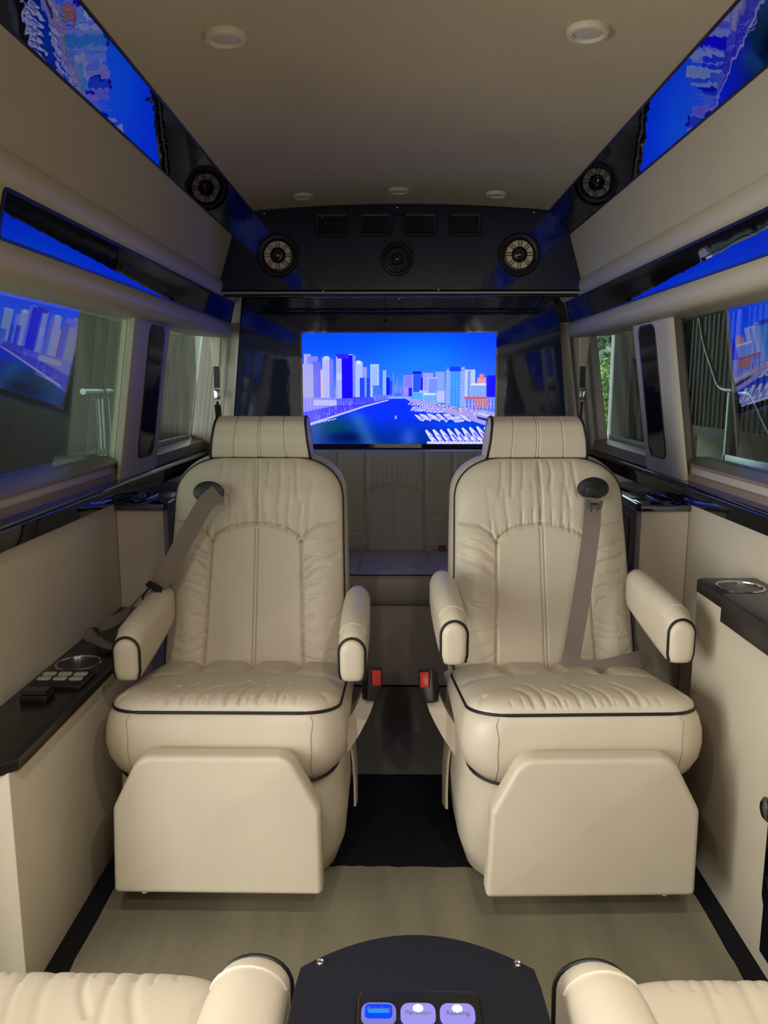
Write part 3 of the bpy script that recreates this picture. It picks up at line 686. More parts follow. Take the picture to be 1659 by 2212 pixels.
def chair_back_creases(seed):
    r = np.random.default_rng(seed); c = []; TH = []
    ze, zt = 0.355, 0.405
    c.append((arch(0, 0.126, zt, ze), 0.006, 0.0028)); TH.append(arch(0, 0.126, zt, ze, 24))
    for s in (-1, 1):
        c.append(([(s*0.126, ze), (s*0.131, 0.20), (s*0.138, 0.0)], 0.007, 0.003)); TH.append([(s*0.126, ze), (s*0.131, 0.20), (s*0.138, 0.012)])
        c.append(([(s*0.126, ze), (s*0.145, 0.385), (s*0.175, 0.403), (s*0.24, 0.408)], 0.006, 0.003)); TH.append([(s*0.126, ze), (s*0.145, 0.385), (s*0.175, 0.403), (s*0.236, 0.408)])
        # bolster wrinkles
        for k in range(13):
            z = 0.335-k*0.026+r.uniform(-0.008, 0.008); L = r.uniform(0.03, 0.085); x = 0.134+0.0001*k
            dz = r.uniform(0.008, 0.04)*(1 if z > 0.15 else -0.6)
            c.append(([(s*x, z), (s*(x+L*0.5), z+dz*0.75), (s*(x+L), z+dz)], r.uniform(0.0012, 0.0032), r.uniform(0.002, 0.0045)))
        c.append(([(s*0.136, 0.315), (s*0.175, 0.345), (s*0.235, 0.360)], 0.0045, 0.006))
        c.append(([(s*0.134, 0.265), (s*0.165, 0.30), (s*0.230, 0.320)], 0.005, 0.007))
        for k in range(5):
            z = 0.04+k*0.03; c.append(([(s*0.236, z), (s*0.205, z+r.uniform(-0.012, 0.012))], 0.0022, 0.004))
    for d in (-0.0045, 0.0045): c.append(([(d, zt-0.002), (d, 0.0)], 0.0028, 0.0018)); TH.append([(d, zt-0.002), (d, 0.012)])
    c.append(([(0, 0.575), (0, zt)], 0.005, 0.0026)); TH.append([(0, 0.56), (0, zt)])
    for k in range(11):                                # long folds fanning up from the arch
        x = -0.145+k*0.029+r.uniform(-0.006, 0.006); za = zt-0.05*(x/0.126)**2 if abs(x) < 0.13 else 0.372
        l = r.uniform(0.09, 0.165); b_ = r.uniform(-0.012, 0.012)
        c.append(([(x, za+0.003), (x*1.03+b_*0.6, za+l*0.35), (x*1.08+b_, za+l*0.7), (x*1.10+b_*0.7, za+l)], r.uniform(0.0012, 0.0028), r.uniform(0.0032, 0.006)))
        c.append(([(x+b_*0.4, za+0.002), (x*1.02+b_*0.5, za+r.uniform(0.02, 0.05))], r.uniform(0.0016, 0.003), 0.002))
    for k in range(20):                                # small puckers at the arch seam
        x = -0.12+k*0.0126+r.uniform(-0.003, 0.003); za = zt-0.05*(x/0.126)**2
        c.append(([(x, za+0.001), (x*1.02, za+r.uniform(0.008, 0.022))], 0.0016, 0.0016))
    for k in range(7):
        x = -0.11+k*0.036+r.uniform(-0.008, 0.008); l = r.uniform(0.05, 0.13)
        c.append(([(x*0.97, 0.574), (x+r.uniform(-0.004, 0.004), 0.574-l*0.5), (x*1.02+r.uniform(-0.008, 0.008), 0.574-l)], r.uniform(0.0018, 0.0036), r.uniform(0.0028, 0.0048)))
    return c, TH
def arm_mesh(parent, xo, wd=0.064, y0=0.128, y1=0.455, dz=0.0):
    a = empty('armrest', (xo, 0, dz), parent=parent)
    n = 26; h = wd/2
    def sect(y, top, bot, w_, inset=0.0):
        ww = w_/2-inset; tp = top-inset; bt = bot+inset; pts = []
        for k in range(n//2+1):
            q = math.pi*k/(n//2); pts.append((ww*math.cos(q), y, tp-ww*1.05+ww*1.05*math.sin(q)))
        pts += [(-ww*0.98, y, bt+0.022), (-ww*0.85, y, bt+0.006), (-ww*0.6, y, bt), (0, y, bt-0.001), (ww*0.6, y, bt), (ww*0.85, y, bt+0.006), (ww*0.98, y, bt+0.022)]
        return pts
    tops = lambda y: 0.634+0.028*np.clip((y-y0)/(y1-y0), 0, 1)**0.8-0.024*np.clip((0.205-y)/0.075, 0, 1)**2
    bots = lambda y: 0.506+0.06*np.clip((y-y0-0.03)/(y1-y0), 0, 1)
    ys = [y0+0.005, y0+0.012, y0+0.025, y0+0.045, 0.20, 0.28, 0.36, 0.42, y1-0.01, y1]
    ins = [0.003, 0.0005, 0, 0, 0, 0, 0, 0, 0.004, 0.016]
    wds = [wd, wd, wd, wd*1.02, wd*1.06, wd*1.12, wd*1.13, wd*1.08, wd, wd]
    loft('arm_body', [sect(y, tops(y), bots(y), w_, i) for y, i, w_ in zip(ys, ins, wds)], M['leather'], a, angle=60)
    yf = y0+0.006
    loft('front_cap', [sect(yf, tops(yf)-0.001, bots(yf), wd, 0.003), sect(y0, tops(yf)-0.001, bots(yf), wd, 0.004), sect(y0-0.005, tops(yf)-0.001, bots(yf), wd, 0.009), sect(y0-0.007, tops(yf), bots(yf), wd, 0.02)], M['leather'], a, angle=70)
    s_ = sect(yf, tops(yf), bots(yf), wd, 0.0010); pth = [s_[-1], s_[-2]][::-1][:0]+[s_[-2]]+[s_[-1]]+s_[:n//2+1]+[s_[n//2+1], s_[n//2+2]]
    tube('piping', pth, 0.0034, M['piping'], a, n=8)
    s2 = sect(0.176, tops(0.176), bots(0.176), wd*1.03, 0.0); tube('welt_seam', s2[1:n//2], 0.0018, M['leather'], a, n=6)
    return a
def make_chair(seed, m=1):
    """m = +1: inner arm at +x; -1: mirrored"""
    ch = empty('captain_chair')
    # pedestal skirt
    rings = [sup_ring(0.012, 0.228, 0.10, 0.50, 0.12, 0.03), sup_ring(0.02, 0.242, 0.085, 0.51, 0.12, 0.03), sup_ring(0.10, 0.266, 0.055, 0.52, 0.12, 0.03), sup_ring(0.20, 0.274, 0.045, 0.52, 0.11, 0.03), sup_ring(0.325, 0.262, 0.04, 0.52, 0.10, 0.03, 0.19)]
    loft('skirt', rings, M['leather'], ch)
    # seat boxing
    prof = [(0.305, 0.242, 0.045), (0.312, 0.254, 0.032), (0.33, 0.266, 0.018), (0.36, 0.275, 0.006), (0.395, 0.278, 0.0), (0.43, 0.276, 0.001), (0.46, 0.270, 0.007), (0.474, 0.264, 0.014), (0.4795, 0.257, 0.022)]
    LIFT = 0.20
    rings = [sup_ring(z, hw, yf, 0.50, 0.085, 0.05, LIFT+(TILT-LIFT)*(z-0.305)/0.175, 12) for z, hw, yf in prof]
    bx_ = loft('seat_boxing', rings, M['leather'], ch, angle=70)
    for s in (-1, 1):
        pth = []
        for rg_ in rings[1:-1]:
            a_ = np.array(rg_); k_ = np.argmin(np.abs(a_[:, 0]-s*0.205)+np.where(a_[:, 1] > 0.2, 9, 0)); pth.append(a_[k_]+np.array([0, -0.0003, 0]))
        tube('seam', pth, 0.0010, M['thread'], bx_, n=5)
    rg = densify(sup_ring(0.3095, 0.257, 0.0275, 0.50, 0.085, 0.05, LIFT, 12), 120); tube('lower_piping', rg, 0.0034, M['piping'], ch, closed=True)
    r = np.random.default_rng(seed+5)
    crs = []
    for x in (-0.135, 0.0, 0.13): crs.append(([(x, 0.50), (x*0.96, 0.34), (x*0.93, 0.30)], 0.018, 0.012))
    for k in range(8):
        x = -0.12+k*0.034+r.uniform(-0.01, 0.01); l = r.uniform(0.06, 0.14); b_ = r.uniform(0.005, 0.035)*m
        crs.append(([(x, 0.024), (x+b_*0.25, 0.03+l*0.45), (x+b_*0.6, 0.03+l*0.75), (x+b_, 0.03+l)], r.uniform(0.002, 0.0042), r.uniform(0.0026, 0.0048)))
    for k in range(14):
        x = -0.17+k*0.026+r.uniform(-0.006, 0.006); crs.append(([(x, 0.022), (x+0.003*m, 0.022+r.uniform(0.012, 0.03))], 0.0018, 0.0022))
    for s in (-1, 1):
        crs.append(([(s*0.25, 0.235), (s*0.16, 0.255), (s*0.08, 0.27)], 0.006, 0.014))
        crs.append(([(s*0.24, 0.05), (s*0.225, 0.075)], 0.004, 0.005))
    o, rim = seat_top_mesh('seat_cushion', 0.262, 0.016, 0.475, 0.480, TILT, 0.13, crs, ch, M['leather'])
    tube('seat_piping', rim[::4], 0.0038, M['piping'], ch, closed=True)
    # footrest
    pts = [(-0.232, 0.088), (0.230, 0.086), (0.228, 0.288), (0.163, 0.412), (-0.163, 0.412), (-0.224, 0.290)]
    prism('footrest', round_poly(pts, [0.012, 0.012, 0.045, 0.05, 0.05, 0.045], 8), -0.058, -0.006, M['leather'], ch, bev=0.012, seg=4, angle=70)
    box('footrest_bracket', -0.12, 0.12, -0.006, 0.06, 0.20, 0.30, M['blackplastic'], ch)
    lathe('glide', [(0.007, 0.0), (0.009, 0.006), (0.006, 0.012), (0.001, 0.0125)], M['welt'], ch, n=10, loc=(-0.17*m, -0.035, 0.077))
    # backrest
    cr_b, th_b = chair_back_creases(seed)
    o, rim, G_ = back_mesh('backrest', ch, M['leather'], cr_b, 0.405, 0.988, 0.445, 0.625, 0.252, 0.236, 0.10, 0.115)
    nb = 230
    for pl_ in th_b:                                   # sewn seams, one thread each
        P_ = np.array(pl_, float); d_ = np.r_[0, np.cumsum(np.linalg.norm(np.diff(P_, axis=0), axis=1))]; ss = np.linspace(0, d_[-1], max(6, int(d_[-1]/0.012)))
        pth = []
        for a_, b_ in zip(np.interp(ss, d_, P_[:, 0]), np.interp(ss, d_, P_[:, 1])):
            k_ = np.argmin((G_[..., 0]-a_)**2+(G_[..., 2]-0.405-b_)**2); q_ = G_.reshape(-1, 3)[k_]; pth.append((a_, q_[1]-0.0002, 0.405+b_))
        tube('seam', pth, 0.0010, M['thread'], o, n=5)
    tube('back_piping', rim[nb-1::4], 0.0036, M['piping'], ch)
    # headrest: a soft roll
    hr = empty('headrest', (0, 0.665, 1.044), parent=ch)
    prof = round_poly([(-0.045, -0.060), (0.05, -0.060), (0.062, 0.0), (0.055, 0.056), (0.0, 0.063), (-0.038, 0.045), (-0.056, -0.005)], [0.02, 0.02, 0.03, 0.03, 0.03, 0.035, 0.04], 6)
    rings = []; xs_ = np.r_[np.linspace(-0.139, -0.120, 5), np.linspace(-0.118, 0.118, 237), np.linspace(0.120, 0.139, 5)]
    for x in xs_:
        e = max(0, (abs(x)-0.122)/0.017); sc_ = 1-0.035*e**2
        g = 0
        for c, d in ((0.0035, 1), (-0.0035, 1), (0.072, 1), (-0.072, 1)): g += 0.0026*math.exp(-((x-c)/0.0014)**2)
        sc_ -= g/0.055
        rings.append([(x*(1-0.06*(z/0.06) if abs(x) > 0.05 else 1-0.06*(z/0.06)), y*sc_, z*sc_) for y, z in prof])
    loft('roll', rings, M['leather'], hr, angle=75)
    for s in (-1, 1):
        rr = [(s*0.1365*(1-0.06*(z/0.06)), y*0.985, z*0.985) for y, z in prof]; tube('end_piping', rr, 0.0034, M['piping'], hr, closed=True)
    tube('post', [(-0.05, 0.01, -0.055), (-0.05, 0.0, -0.10)], 0.006, M['blackplastic'], hr); tube('post', [(0.05, 0.01, -0.055), (0.05, 0.0, -0.10)], 0.006, M['blackplastic'], hr)
    # arms
    up = 0.0 if m > 0 else 0.046
    arm_mesh(ch, 0.288*m, dz=up); arm_mesh(ch, -0.243*m, dz=up)
    # buckle on a stalk, beside the inner side of the seat
    b = empty('buckle', (0.312*m, 0.345, 0.345), parent=ch)
    V = smooth_path([(-0.075*m, -0.06, -0.075), (-0.040*m, -0.035, -0.035), (-0.008*m, -0.004, 0.01), (0.008*m, 0.012, 0.05)])
    rings = []
    for p, wv, tv_ in zip(V, np.linspace(0.040, 0.022, len(V)), np.linspace(0.032, 0.018, len(V))):
        rings.append([(p[0]-tv_, p[1]-wv, p[2]), (p[0]+tv_, p[1]-wv, p[2]), (p[0]+tv_, p[1]+wv, p[2]), (p[0]-tv_, p[1]+wv, p[2])])
    loft('stalk', rings, M['leather'], b, angle=30)
    hb = prism('housing', round_poly([(-0.020, -0.046), (0.012, -0.046), (0.024, -0.012), (0.024, 0.040), (-0.018, 0.040)], [0.007]*5, 4), -0.026, 0.014, M['blackplastic'], b, bev=0.004)
    hb.location = (0.012*m, 0.0, 0.075); hb.rotation_euler = (R(-18), R(10*m), R(26*m))
    if m < 0: hb.scale = (-1, 1, 1)
    rb = box('release_button', -0.0125, 0.0125, -0.030, -0.024, -0.008, 0.032, M['red'], b, bev=0.002)
    rb.location = hb.location+Vector((0.004*m, 0, 0)); rb.rotation_euler = hb.rotation_euler
    # recline lever and side flap
    lv = box('recline_lever', -0.006, 0.006, -0.02, 0.02, -0.035, 0.035, M['blackplastic'], ch, bev=0.004); lv.location = (0.284*m, 0.36, 0.315)
    ribbon('side_flap', [((0.262*m, 0.36, 0.29), (0, 1, 0)), ((0.277*m, 0.345, 0.24), (0, 1, 0)), ((0.284*m, 0.325, 0.17), (0, 1, 0)), ((0.286*m, 0.30, 0.10), (0, 1, 0))], 0.09, M['leather'], ch, th=0.006)
    return ch
chL = make_chair(21, 1); chL.location = (-0.409, 1.585, 0)
tag(chL, 'cream leather captain chair on the left with its seat belt crossing the wall side', 'chair', 'captain chairs')
chR = make_chair(33, -1); chR.location = (0.409, 1.585, 0); chR.rotation_euler = (0, 0, R(2.0))
tag(chR, 'cream leather captain chair on the right with seat belt hanging over its backrest', 'chair', 'captain chairs')
# the two chairs facing the camera's way, at the bottom of the picture
SK = ('footrest', 'footrest_bracket', 'glide', 'buckle', 'recline_lever', 'side_flap')
fgL = copy_tree(chR, None, SK); fgL.location = (-0.458, 0.858, -0.012); fgL.rotation_euler = (0, 0, R(180))
tag(fgL, 'cream leather chair at the bottom left, seen from above its seat and armrest', 'chair', 'captain chairs')
fgR = copy_tree(chL, None, SK); fgR.location = (0.470, 0.846, -0.004); fgR.rotation_euler = (0, 0, R(180))
for fg in (fgL, fgR):
    for ch in fg.children:
        if ch.name.startswith('armrest'): ch.location.z = 0.0; ch.scale = (1.18, 1, 1)
tag(fgR, 'cream leather chair at the bottom right, seen from above its seat and armrest', 'chair', 'captain chairs')

# seat belts of the two captain chairs (parts of the chairs), in chair coordinates
def guide(parent, x, y, z, wide):
    g = empty('belt_guide', (x, y, z), parent=parent); g.rotation_euler = (R(-14), 0, 0)
    pts = [(0.043*math.cos(q)*(1 if wide else 0.98), 0.031*math.sin(q)*abs(math.sin(q))**0.0*(1.0 if math.sin(q) > 0 else 0.95)) for q in np.linspace(0, 2*math.pi, 28, endpoint=False)]
    prism('plate', pts, -0.008, 0.012, M['blackplastic'], g, bev=0.004)
    box('slot', -0.022, 0.034, -0.0095, -0.0075, -0.007, 0.002, M['piping'], g, bev=0.001)
    return g
gL = guide(chL, -0.128, 0.518, 0.902, False)
ribbon('seat_belt', [((-0.098, 0.500, 0.905), (0.5, 0, -0.6)), ((-0.130, 0.472, 0.872), (0.75, 0.2, -0.45)), ((-0.177, 0.432, 0.785), (0.82, 0.2, -0.35)), ((-0.217, 0.398, 0.704), (0.85, 0.3, -0.2)), ((-0.238, 0.388, 0.672), (0.95, 0.3, -0.05))], 0.047, M['belt'], chL)
ribbon('seat_belt', [((-0.236, 0.390, 0.674), (0.9, 0.2, 0.1)), ((-0.262, 0.398, 0.663), (0.6, 0.6, 0.4)), ((-0.303, 0.412, 0.628), (0.25, 0.9, 0.3)), ((-0.340, 0.425, 0.585), (0.05, 0.9, 0.5)), ((-0.385, 0.432, 0.556), (0.1, 0.8, 0.6)), ((-0.425, 0.430, 0.540), (0.2, 0.9, 0.4)), ((-0.432, 0.405, 0.522), (0.3, 0.9, 0.1)), ((-0.400, 0.375, 0.516), (0.3, 0.9, -0.2)), ((-0.345, 0.345, 0.512), (0.2, 1, -0.1))], 0.047, M['belt'], chL)
tg = empty('belt_tongue', (-0.250, 0.372, 0.664), parent=chL); tg.rotation_euler = (R(20), R(35), R(20))
prism('head', round_poly([(-0.024, 0.0), (0.024, 0.0), (0.02, 0.018), (-0.02, 0.018)], 0.004), -0.002, 0.003, M['blackplastic'], tg)
fr = [(-0.010, -0.038), (0.010, -0.038), (0.010, 0.0), (-0.010, 0.0)]
tube('blade', [(a, 0, b) for a, b in round_poly(fr, 0.004)], 0.0026, M['blackplastic'], tg, closed=True, n=6)
gR = guide(chR, 0.135, 0.518, 0.914, True)
box('keeper', -0.026, 0.026, -0.016, -0.007, -0.022, 0.006, M['blackplastic'], gR, bev=0.003)
tR = empty('belt_tongue', (0.130, 0.492, 0.878), parent=chR); tR.rotation_euler = (R(-17), R(3), 0)
prism('head', round_poly([(-0.026, 0.008), (-0.020, -0.018), (0.020, -0.018), (0.026, 0.008), (0.016, 0.004), (0.010, -0.004), (-0.010, -0.004), (-0.016, 0.004)], [0.003]*8), -0.006, -0.001, M['chrome'], tR)
tube('blade', [(a, -0.005, b-0.004) for a, b in round_poly([(-0.009, -0.028), (0.009, -0.028), (0.009, 0.0), (-0.009, 0.0)], 0.003)], 0.0026, M['blackplastic'], tR, closed=True, n=6)
ribbon('seat_belt', [((0.130, 0.500, 0.890), (1, 0, 0.03)), ((0.118, 0.460, 0.82), (1, 0, 0.05)), ((0.096, 0.420, 0.71), (1, 0.05, 0.05)), ((0.075, 0.392, 0.60), (1, 0, 0.05)), ((0.054, 0.364, 0.505), (1, 0.1, 0.06)), ((0.049, 0.352, 0.478), (1, 0.1, 0.3)), ((0.072, 0.345, 0.462), (0.7, 0.3, 0.7)), ((0.130, 0.345, 0.460), (0.25, 0.5, 0.85)), ((0.20, 0.36, 0.470), (0.0, 0.6, 0.8)), ((0.27, 0.39, 0.474), (-0.1, 0.7, 0.7))], 0.047, M['belt'], chR, n=10)

# ------------------------------------------------------------------ rear sofa
sf = empty('rear_sofa', (0, 2.90, 0)); tag(sf, 'cream leather bench sofa below the television, colour darkened for shade', 'sofa')
box('base_panel', -0.70, 0.70, 0.015, 0.55, 0.0, 0.345, M['leather_shaded'], sf, bev=0.006)
box('kick_strip', -0.70, 0.70, 0.011, 0.02, 0.0, 0.012, M['blackplastic'], sf, bev=0)
prof = [(0.340, 0.69, 0.012), (0.35, 0.70, 0.0), (0.38, 0.705, -0.010), (0.42, 0.705, -0.010), (0.45, 0.703, -0.002), (0.462, 0.70, 0.010)]
loft('seat_boxing', [sup_ring(z, hw, yf, 0.50, 0.03, 0.03, 0.0, 6) for z, hw, yf in prof], M['leather_shaded'], sf, angle=70)
r = np.random.default_rng(9); crs = []
for x in (-0.45, -0.17, 0.135, 0.42): crs.append(([(x, 0.0), (x*0.97, 0.2), (x*0.93, 0.5)], 0.008, 0.006))
for k in range(9):
    x = -0.1+k*0.03+r.uniform(-0.01, 0.01); crs.append(([(x, 0.012), (x, 0.012+r.uniform(0.03, 0.1))], 0.006, 0.007))
o, rim = seat_top_mesh('seat_cushion', 0.69, 0.012, 0.48, 0.462, 0.0, 0.1, crs, sf, M['leather_shaded'], crown=0.02, na=0.02)
tube('seat_piping', rim[:210:3], 0.0036, M['piping'], sf)
# back: one padded surface with arched centre panel
nu, nv = 300, 130; xg = np.linspace(-0.70, 0.70, nu); zg = np.linspace(0, 0.46, nv); Xg, Zg = np.meshgrid(xg, zg)
D = 0.02*np.clip((1-np.abs(Zg/0.23-1)**6), 0, 1)**0.5
cr = [(arch(-0.015, 0.125, 0.315, 0.265), 0.006, 0.004)]
for x in (-0.51, -0.27, -0.145, 0.115, 0.24, 0.48): cr.append(([(x, 0.0), (x, 0.46)], 0.009, 0.005))
for d in (-0.004, 0.004): cr.append(([(-0.015+d, 0), (-0.015+d, 0.31)], 0.003, 0.002))
for k in range(10):
    x = -0.11+k*0.021; zt = 0.315-0.05*((x+0.015)/0.125)**2; cr.append(([(x, zt), (x*1.05, zt+r.uniform(0.04, 0.11))], r.uniform(0.0015, 0.0032), 0.004))
for s0 in (-0.145, 0.115):
    for k in range(9):
        z = 0.04+k*0.035+r.uniform(-0.008, 0.008); sg = -1 if s0 < 0 else 1
        cr.append(([(s0, z), (s0+sg*r.uniform(0.05, 0.12), z+r.uniform(-0.004, 0.012))], r.uniform(0.002, 0.0045), 0.004))
for p_, d_, w_ in cr: D += crease(Xg, Zg, p_, d_, w_)
Yg = 0.40+0.12*Zg/0.46-D
V = np.stack([Xg.ravel(), Yg.ravel(), 0.445+Zg.ravel()], 1); F = grid_faces(nu, nv).tolist(); rm = rim_idx(nu, nv); b0 = len(V)
V2 = V[rm].copy(); V2[:, 1] = 0.60; V = np.concatenate([V, V2]); n = len(rm)
for k in range(n): F.append([rm[k], b0+k, b0+(k+1) % n, rm[(k+1) % n]])
mesh('backrest', V, F, M['leather_shaded'], sf, True, 70)
bk = empty('buckle', (0.188, 0.385, 0.485), parent=sf); box('housing', -0.016, 0.016, -0.012, 0.01, -0.012, 0.014, M['blackplastic'], bk, bev=0.003); box('release_button', -0.013, 0.013, -0.0145, -0.011, -0.002, 0.013, M['red'], bk, bev=0.0015)

# ------------------------------------------------------------------ side consoles
def cup(parent, x, y, z, r, depth=0.05):
    c = empty('cup_holder', (x, y, z), parent=parent)
    lathe('rim', [(r*0.90, 0.0), (r, 0.0), (r*1.01, 0.0022), (r*0.97, 0.0042), (r*0.90, 0.0035), (r*0.885, 0.0)], M['chrome'], c, n=48)
    V = []; F = []; n = 40
    for j, (rr, zz) in enumerate(((r*0.885, 0.001), (r*0.87, -depth), (0.001, -depth-0.001))):
        for k in range(n): V.append((rr*math.cos(2*math.pi*k/n), rr*math.sin(2*math.pi*k/n), zz))
    for j in range(2):
        for k in range(n): F.append((j*n+k, j*n+(k+1) % n, (j+1)*n+(k+1) % n, (j+1)*n+k))
    mesh('well', V, F, M['chrome'], c, True, 40)
    return c
def plate_with_hole(name, poly, z0, z1, hx, hy, hr, m, parent, bev=0.004):
    o = prism(name, poly, z0, z1, m, parent, axis='z', bev=bev)
    cut = lathe('cutter', [(hr, z0-0.05), (hr, z1+0.05)], None, None, n=40, loc=(hx, hy, 0))
    md = o.modifiers.new('hole', 'BOOLEAN'); md.operation = 'DIFFERENCE'; md.object = cut; md.solver = 'EXACT'
    dg = bpy.context.evaluated_depsgraph_get(); me = bpy.data.meshes.new_from_object(o.evaluated_get(dg))
    o.modifiers.clear(); o.data = me; bpy.data.objects.remove(cut, do_unlink=True)
    return o
# left low console with controls
lc = empty('side_console', (-0.89, 1.33, 0)); tag(lc, 'low beige wall console with black top beside the chair on the left', 'console')
# local: x 0 (wall) .. 0.15 (aisle); y 0 .. 1.02
cb = box('body', 0.001, 0.146, 0.0, 1.018, 0.0, 0.478, M['vinyl'], lc, bev=0.004)
plate_with_hole('top', round_poly([(0.001, -0.012), (0.128, -0.012), (0.157, 0.02), (0.157, 1.018), (0.001, 1.018)], [0.002, 0.008, 0.008, 0.004, 0.002]), 0.476, 0.500, 0.068, 0.518, 0.049, M['satin'], lc, bev=0.005)
cutb = lathe('cutter', [(0.049, 0.40), (0.049, 0.52)], None, None, n=40, loc=(0.068, 0.518, 0)); cutb.parent = lc
md = cb.modifiers.new('hole', 'BOOLEAN'); md.object = cutb; bpy.context.view_layer.update(); dg = bpy.context.evaluated_depsgraph_get(); me = bpy.data.meshes.new_from_object(cb.evaluated_get(dg)); cb.modifiers.clear(); cb.data = me; bpy.data.objects.remove(cutb, do_unlink=True)
cup(lc, 0.068, 0.518, 0.499, 0.056)
kp = empty('control_keypad', (0.083, 0.400, 0.500), parent=lc)
prism('housing', round_poly([(-0.062, -0.058), (0.060, -0.058), (0.060, 0.045), (-0.062, 0.045)], 0.006), 0.0, 0.013, M['blackplastic'], kp, axis='z', bev=0.004)
kme = None
for i in range(3):
    for j in range(2):
        if kme is None:
            k0 = prism('key', round_poly([(-0.016, -0.011), (0.016, -0.011), (0.016, 0.011), (-0.016, 0.011)], 0.0075), 0.0, 0.0035, M['keypad'], kp, axis='z', bev=0.0015); kme = k0.data; o = k0
        else:
            o = bpy.data.objects.new('key', kme); COL.objects.link(o); o.parent = kp
        o.location = (-0.040+i*0.0375, -0.018+j*0.029, 0.0125)
kl = empty('latch_block', (0.068, 0.290, 0.500), parent=lc)
prism('base', round_poly([(-0.030, -0.024), (0.030, -0.024), (0.030, 0.024), (-0.030, 0.024)], 0.004), 0.0, 0.018, M['blackplastic'], kl, axis='z', bev=0.003)
prism('sloped_lip', round_poly([(-0.022, 0.018), (0.024, 0.018), (0.020, 0.024), (-0.010, 0.026)], 0.002), -0.026, 0.026, M['satin'], kl, axis='x')
# right console with table leaf and cup holder
rc = empty('side_console', (0.89, 0.62, 0)); tag(rc, 'tall beige wall console with black table leaf at the right edge', 'console')
cb = box('body', -0.152, -0.001, 0.24, 1.262, 0.0, 0.692, M['vinyl'], rc, bev=0.004)
plate_with_hole('top', round_poly([(-0.001, 0.88), (-0.158, 0.88), (-0.158, 1.255), (-0.135, 1.275), (-0.001, 1.275)], [0.001, 0.002, 0.02, 0.01, 0.002]), 0.688, 0.716, -0.080, 1.185, 0.0485, M['satin'], rc, bev=0.004)
cutb = lathe('cutter', [(0.0485, 0.60), (0.0485, 0.75)], None, None, n=40, loc=(-0.080, 1.185, 0)); cutb.parent = rc
md = cb.modifiers.new('hole', 'BOOLEAN'); md.object = cutb; bpy.context.view_layer.update(); dg = bpy.context.evaluated_depsgraph_get(); me = bpy.data.meshes.new_from_object(cb.evaluated_get(dg)); cb.modifiers.clear(); cb.data = me; bpy.data.objects.remove(cutb, do_unlink=True)
cup(rc, -0.080, 1.185, 0.715, 0.056)
prism('table_leaf', round_poly([(-0.001, 0.24), (-0.166, 0.24), (-0.166, 1.085), (-0.155, 1.105), (-0.001, 1.105)], [0.001, 0.004, 0.008, 0.006, 0.002]), 0.662, 0.722, M['satin'], rc, axis='z', bev=0.006)
kn = empty('cabinet_door', (-0.156, 0.452, 0.06), parent=rc)
prism('panel', round_poly([(0.0, 0.0), (0.335, 0.0), (0.335, 0.10), (0.345, 0.12), (0.345, 0.42), (0.0, 0.42)], 0.003), -0.012, 0.003, M['gloss'], kn, axis='x', bev=0.001)
lathe('knob', [(0.010, 0.0), (0.010, -0.012), (0.022, -0.016), (0.024, -0.024), (0.018, -0.030), (0.001, -0.032)], M['gloss'], kn, n=24, axis='x', loc=(-0.010, 0.310, 0.325))

# ------------------------------------------------------------------ rear corner cabinets
for s, lb in ((-1, 'beige corner cabinet with glossy black top behind the chair on the left'), (1, 'beige corner cabinet with glossy black top behind the chair on the right')):
    cc = empty('corner_cabinet', (s*0.888, 2.352, 0)); tag(cc, lb, 'cabinet', 'rear corner cabinets')
    prism('body', [(0, 0), (-s*0.145, 0), (-s*0.150, 0.04), (-s*0.140, 0.52), (0, 0.52)], 0.0, 0.812, M['vinyl'], cc, axis='z', smooth=False)
    prism('top', round_poly([(0, -0.012), (-s*0.152, -0.012), (-s*0.162, 0.01), (-s*0.145, 0.54), (0, 0.54)], [0.001, 0.006, 0.008, 0.002, 0.001]), 0.811, 0.832, M['gloss'], cc, axis='z', bev=0.004)
    prism('side_door', [(-s*0.1495, 0.035), (-s*0.156, 0.035), (-s*0.149, 0.50), (-s*0.1405, 0.50)], 0.05, 0.800, M['gloss'], cc, axis='z', bev=0.001)
    prism('door_bead', [(-s*0.156, 0.085), (-s*0.1585, 0.085), (-s*0.151, 0.45), (-s*0.1495, 0.45)], 0.12, 0.775, M['satin'], cc, axis='z', bev=0.0008)
    prism('tray_rim', round_poly([(-s*0.09, 0.10), (-s*0.145, 0.10), (-s*0.14, 0.25), (-s*0.09, 0.25)], 0.012), 0.829, 0.835, M['satin'], cc, axis='z', bev=0.002)
    prism('tray_floor', round_poly([(-s*0.096, 0.108), (-s*0.138, 0.108), (-s*0.134, 0.242), (-s*0.096, 0.242)], 0.010), 0.830, 0.8355, M['satin'], cc, axis='z', bev=0.0005)
    tube('oval_rim', [(-s*0.045+0.032*math.cos(q), 0.14+0.10*math.sin(q), 0.832) for q in np.linspace(0, 2*math.pi, 40, endpoint=False)], 0.004, M['gloss'], cc, closed=True)

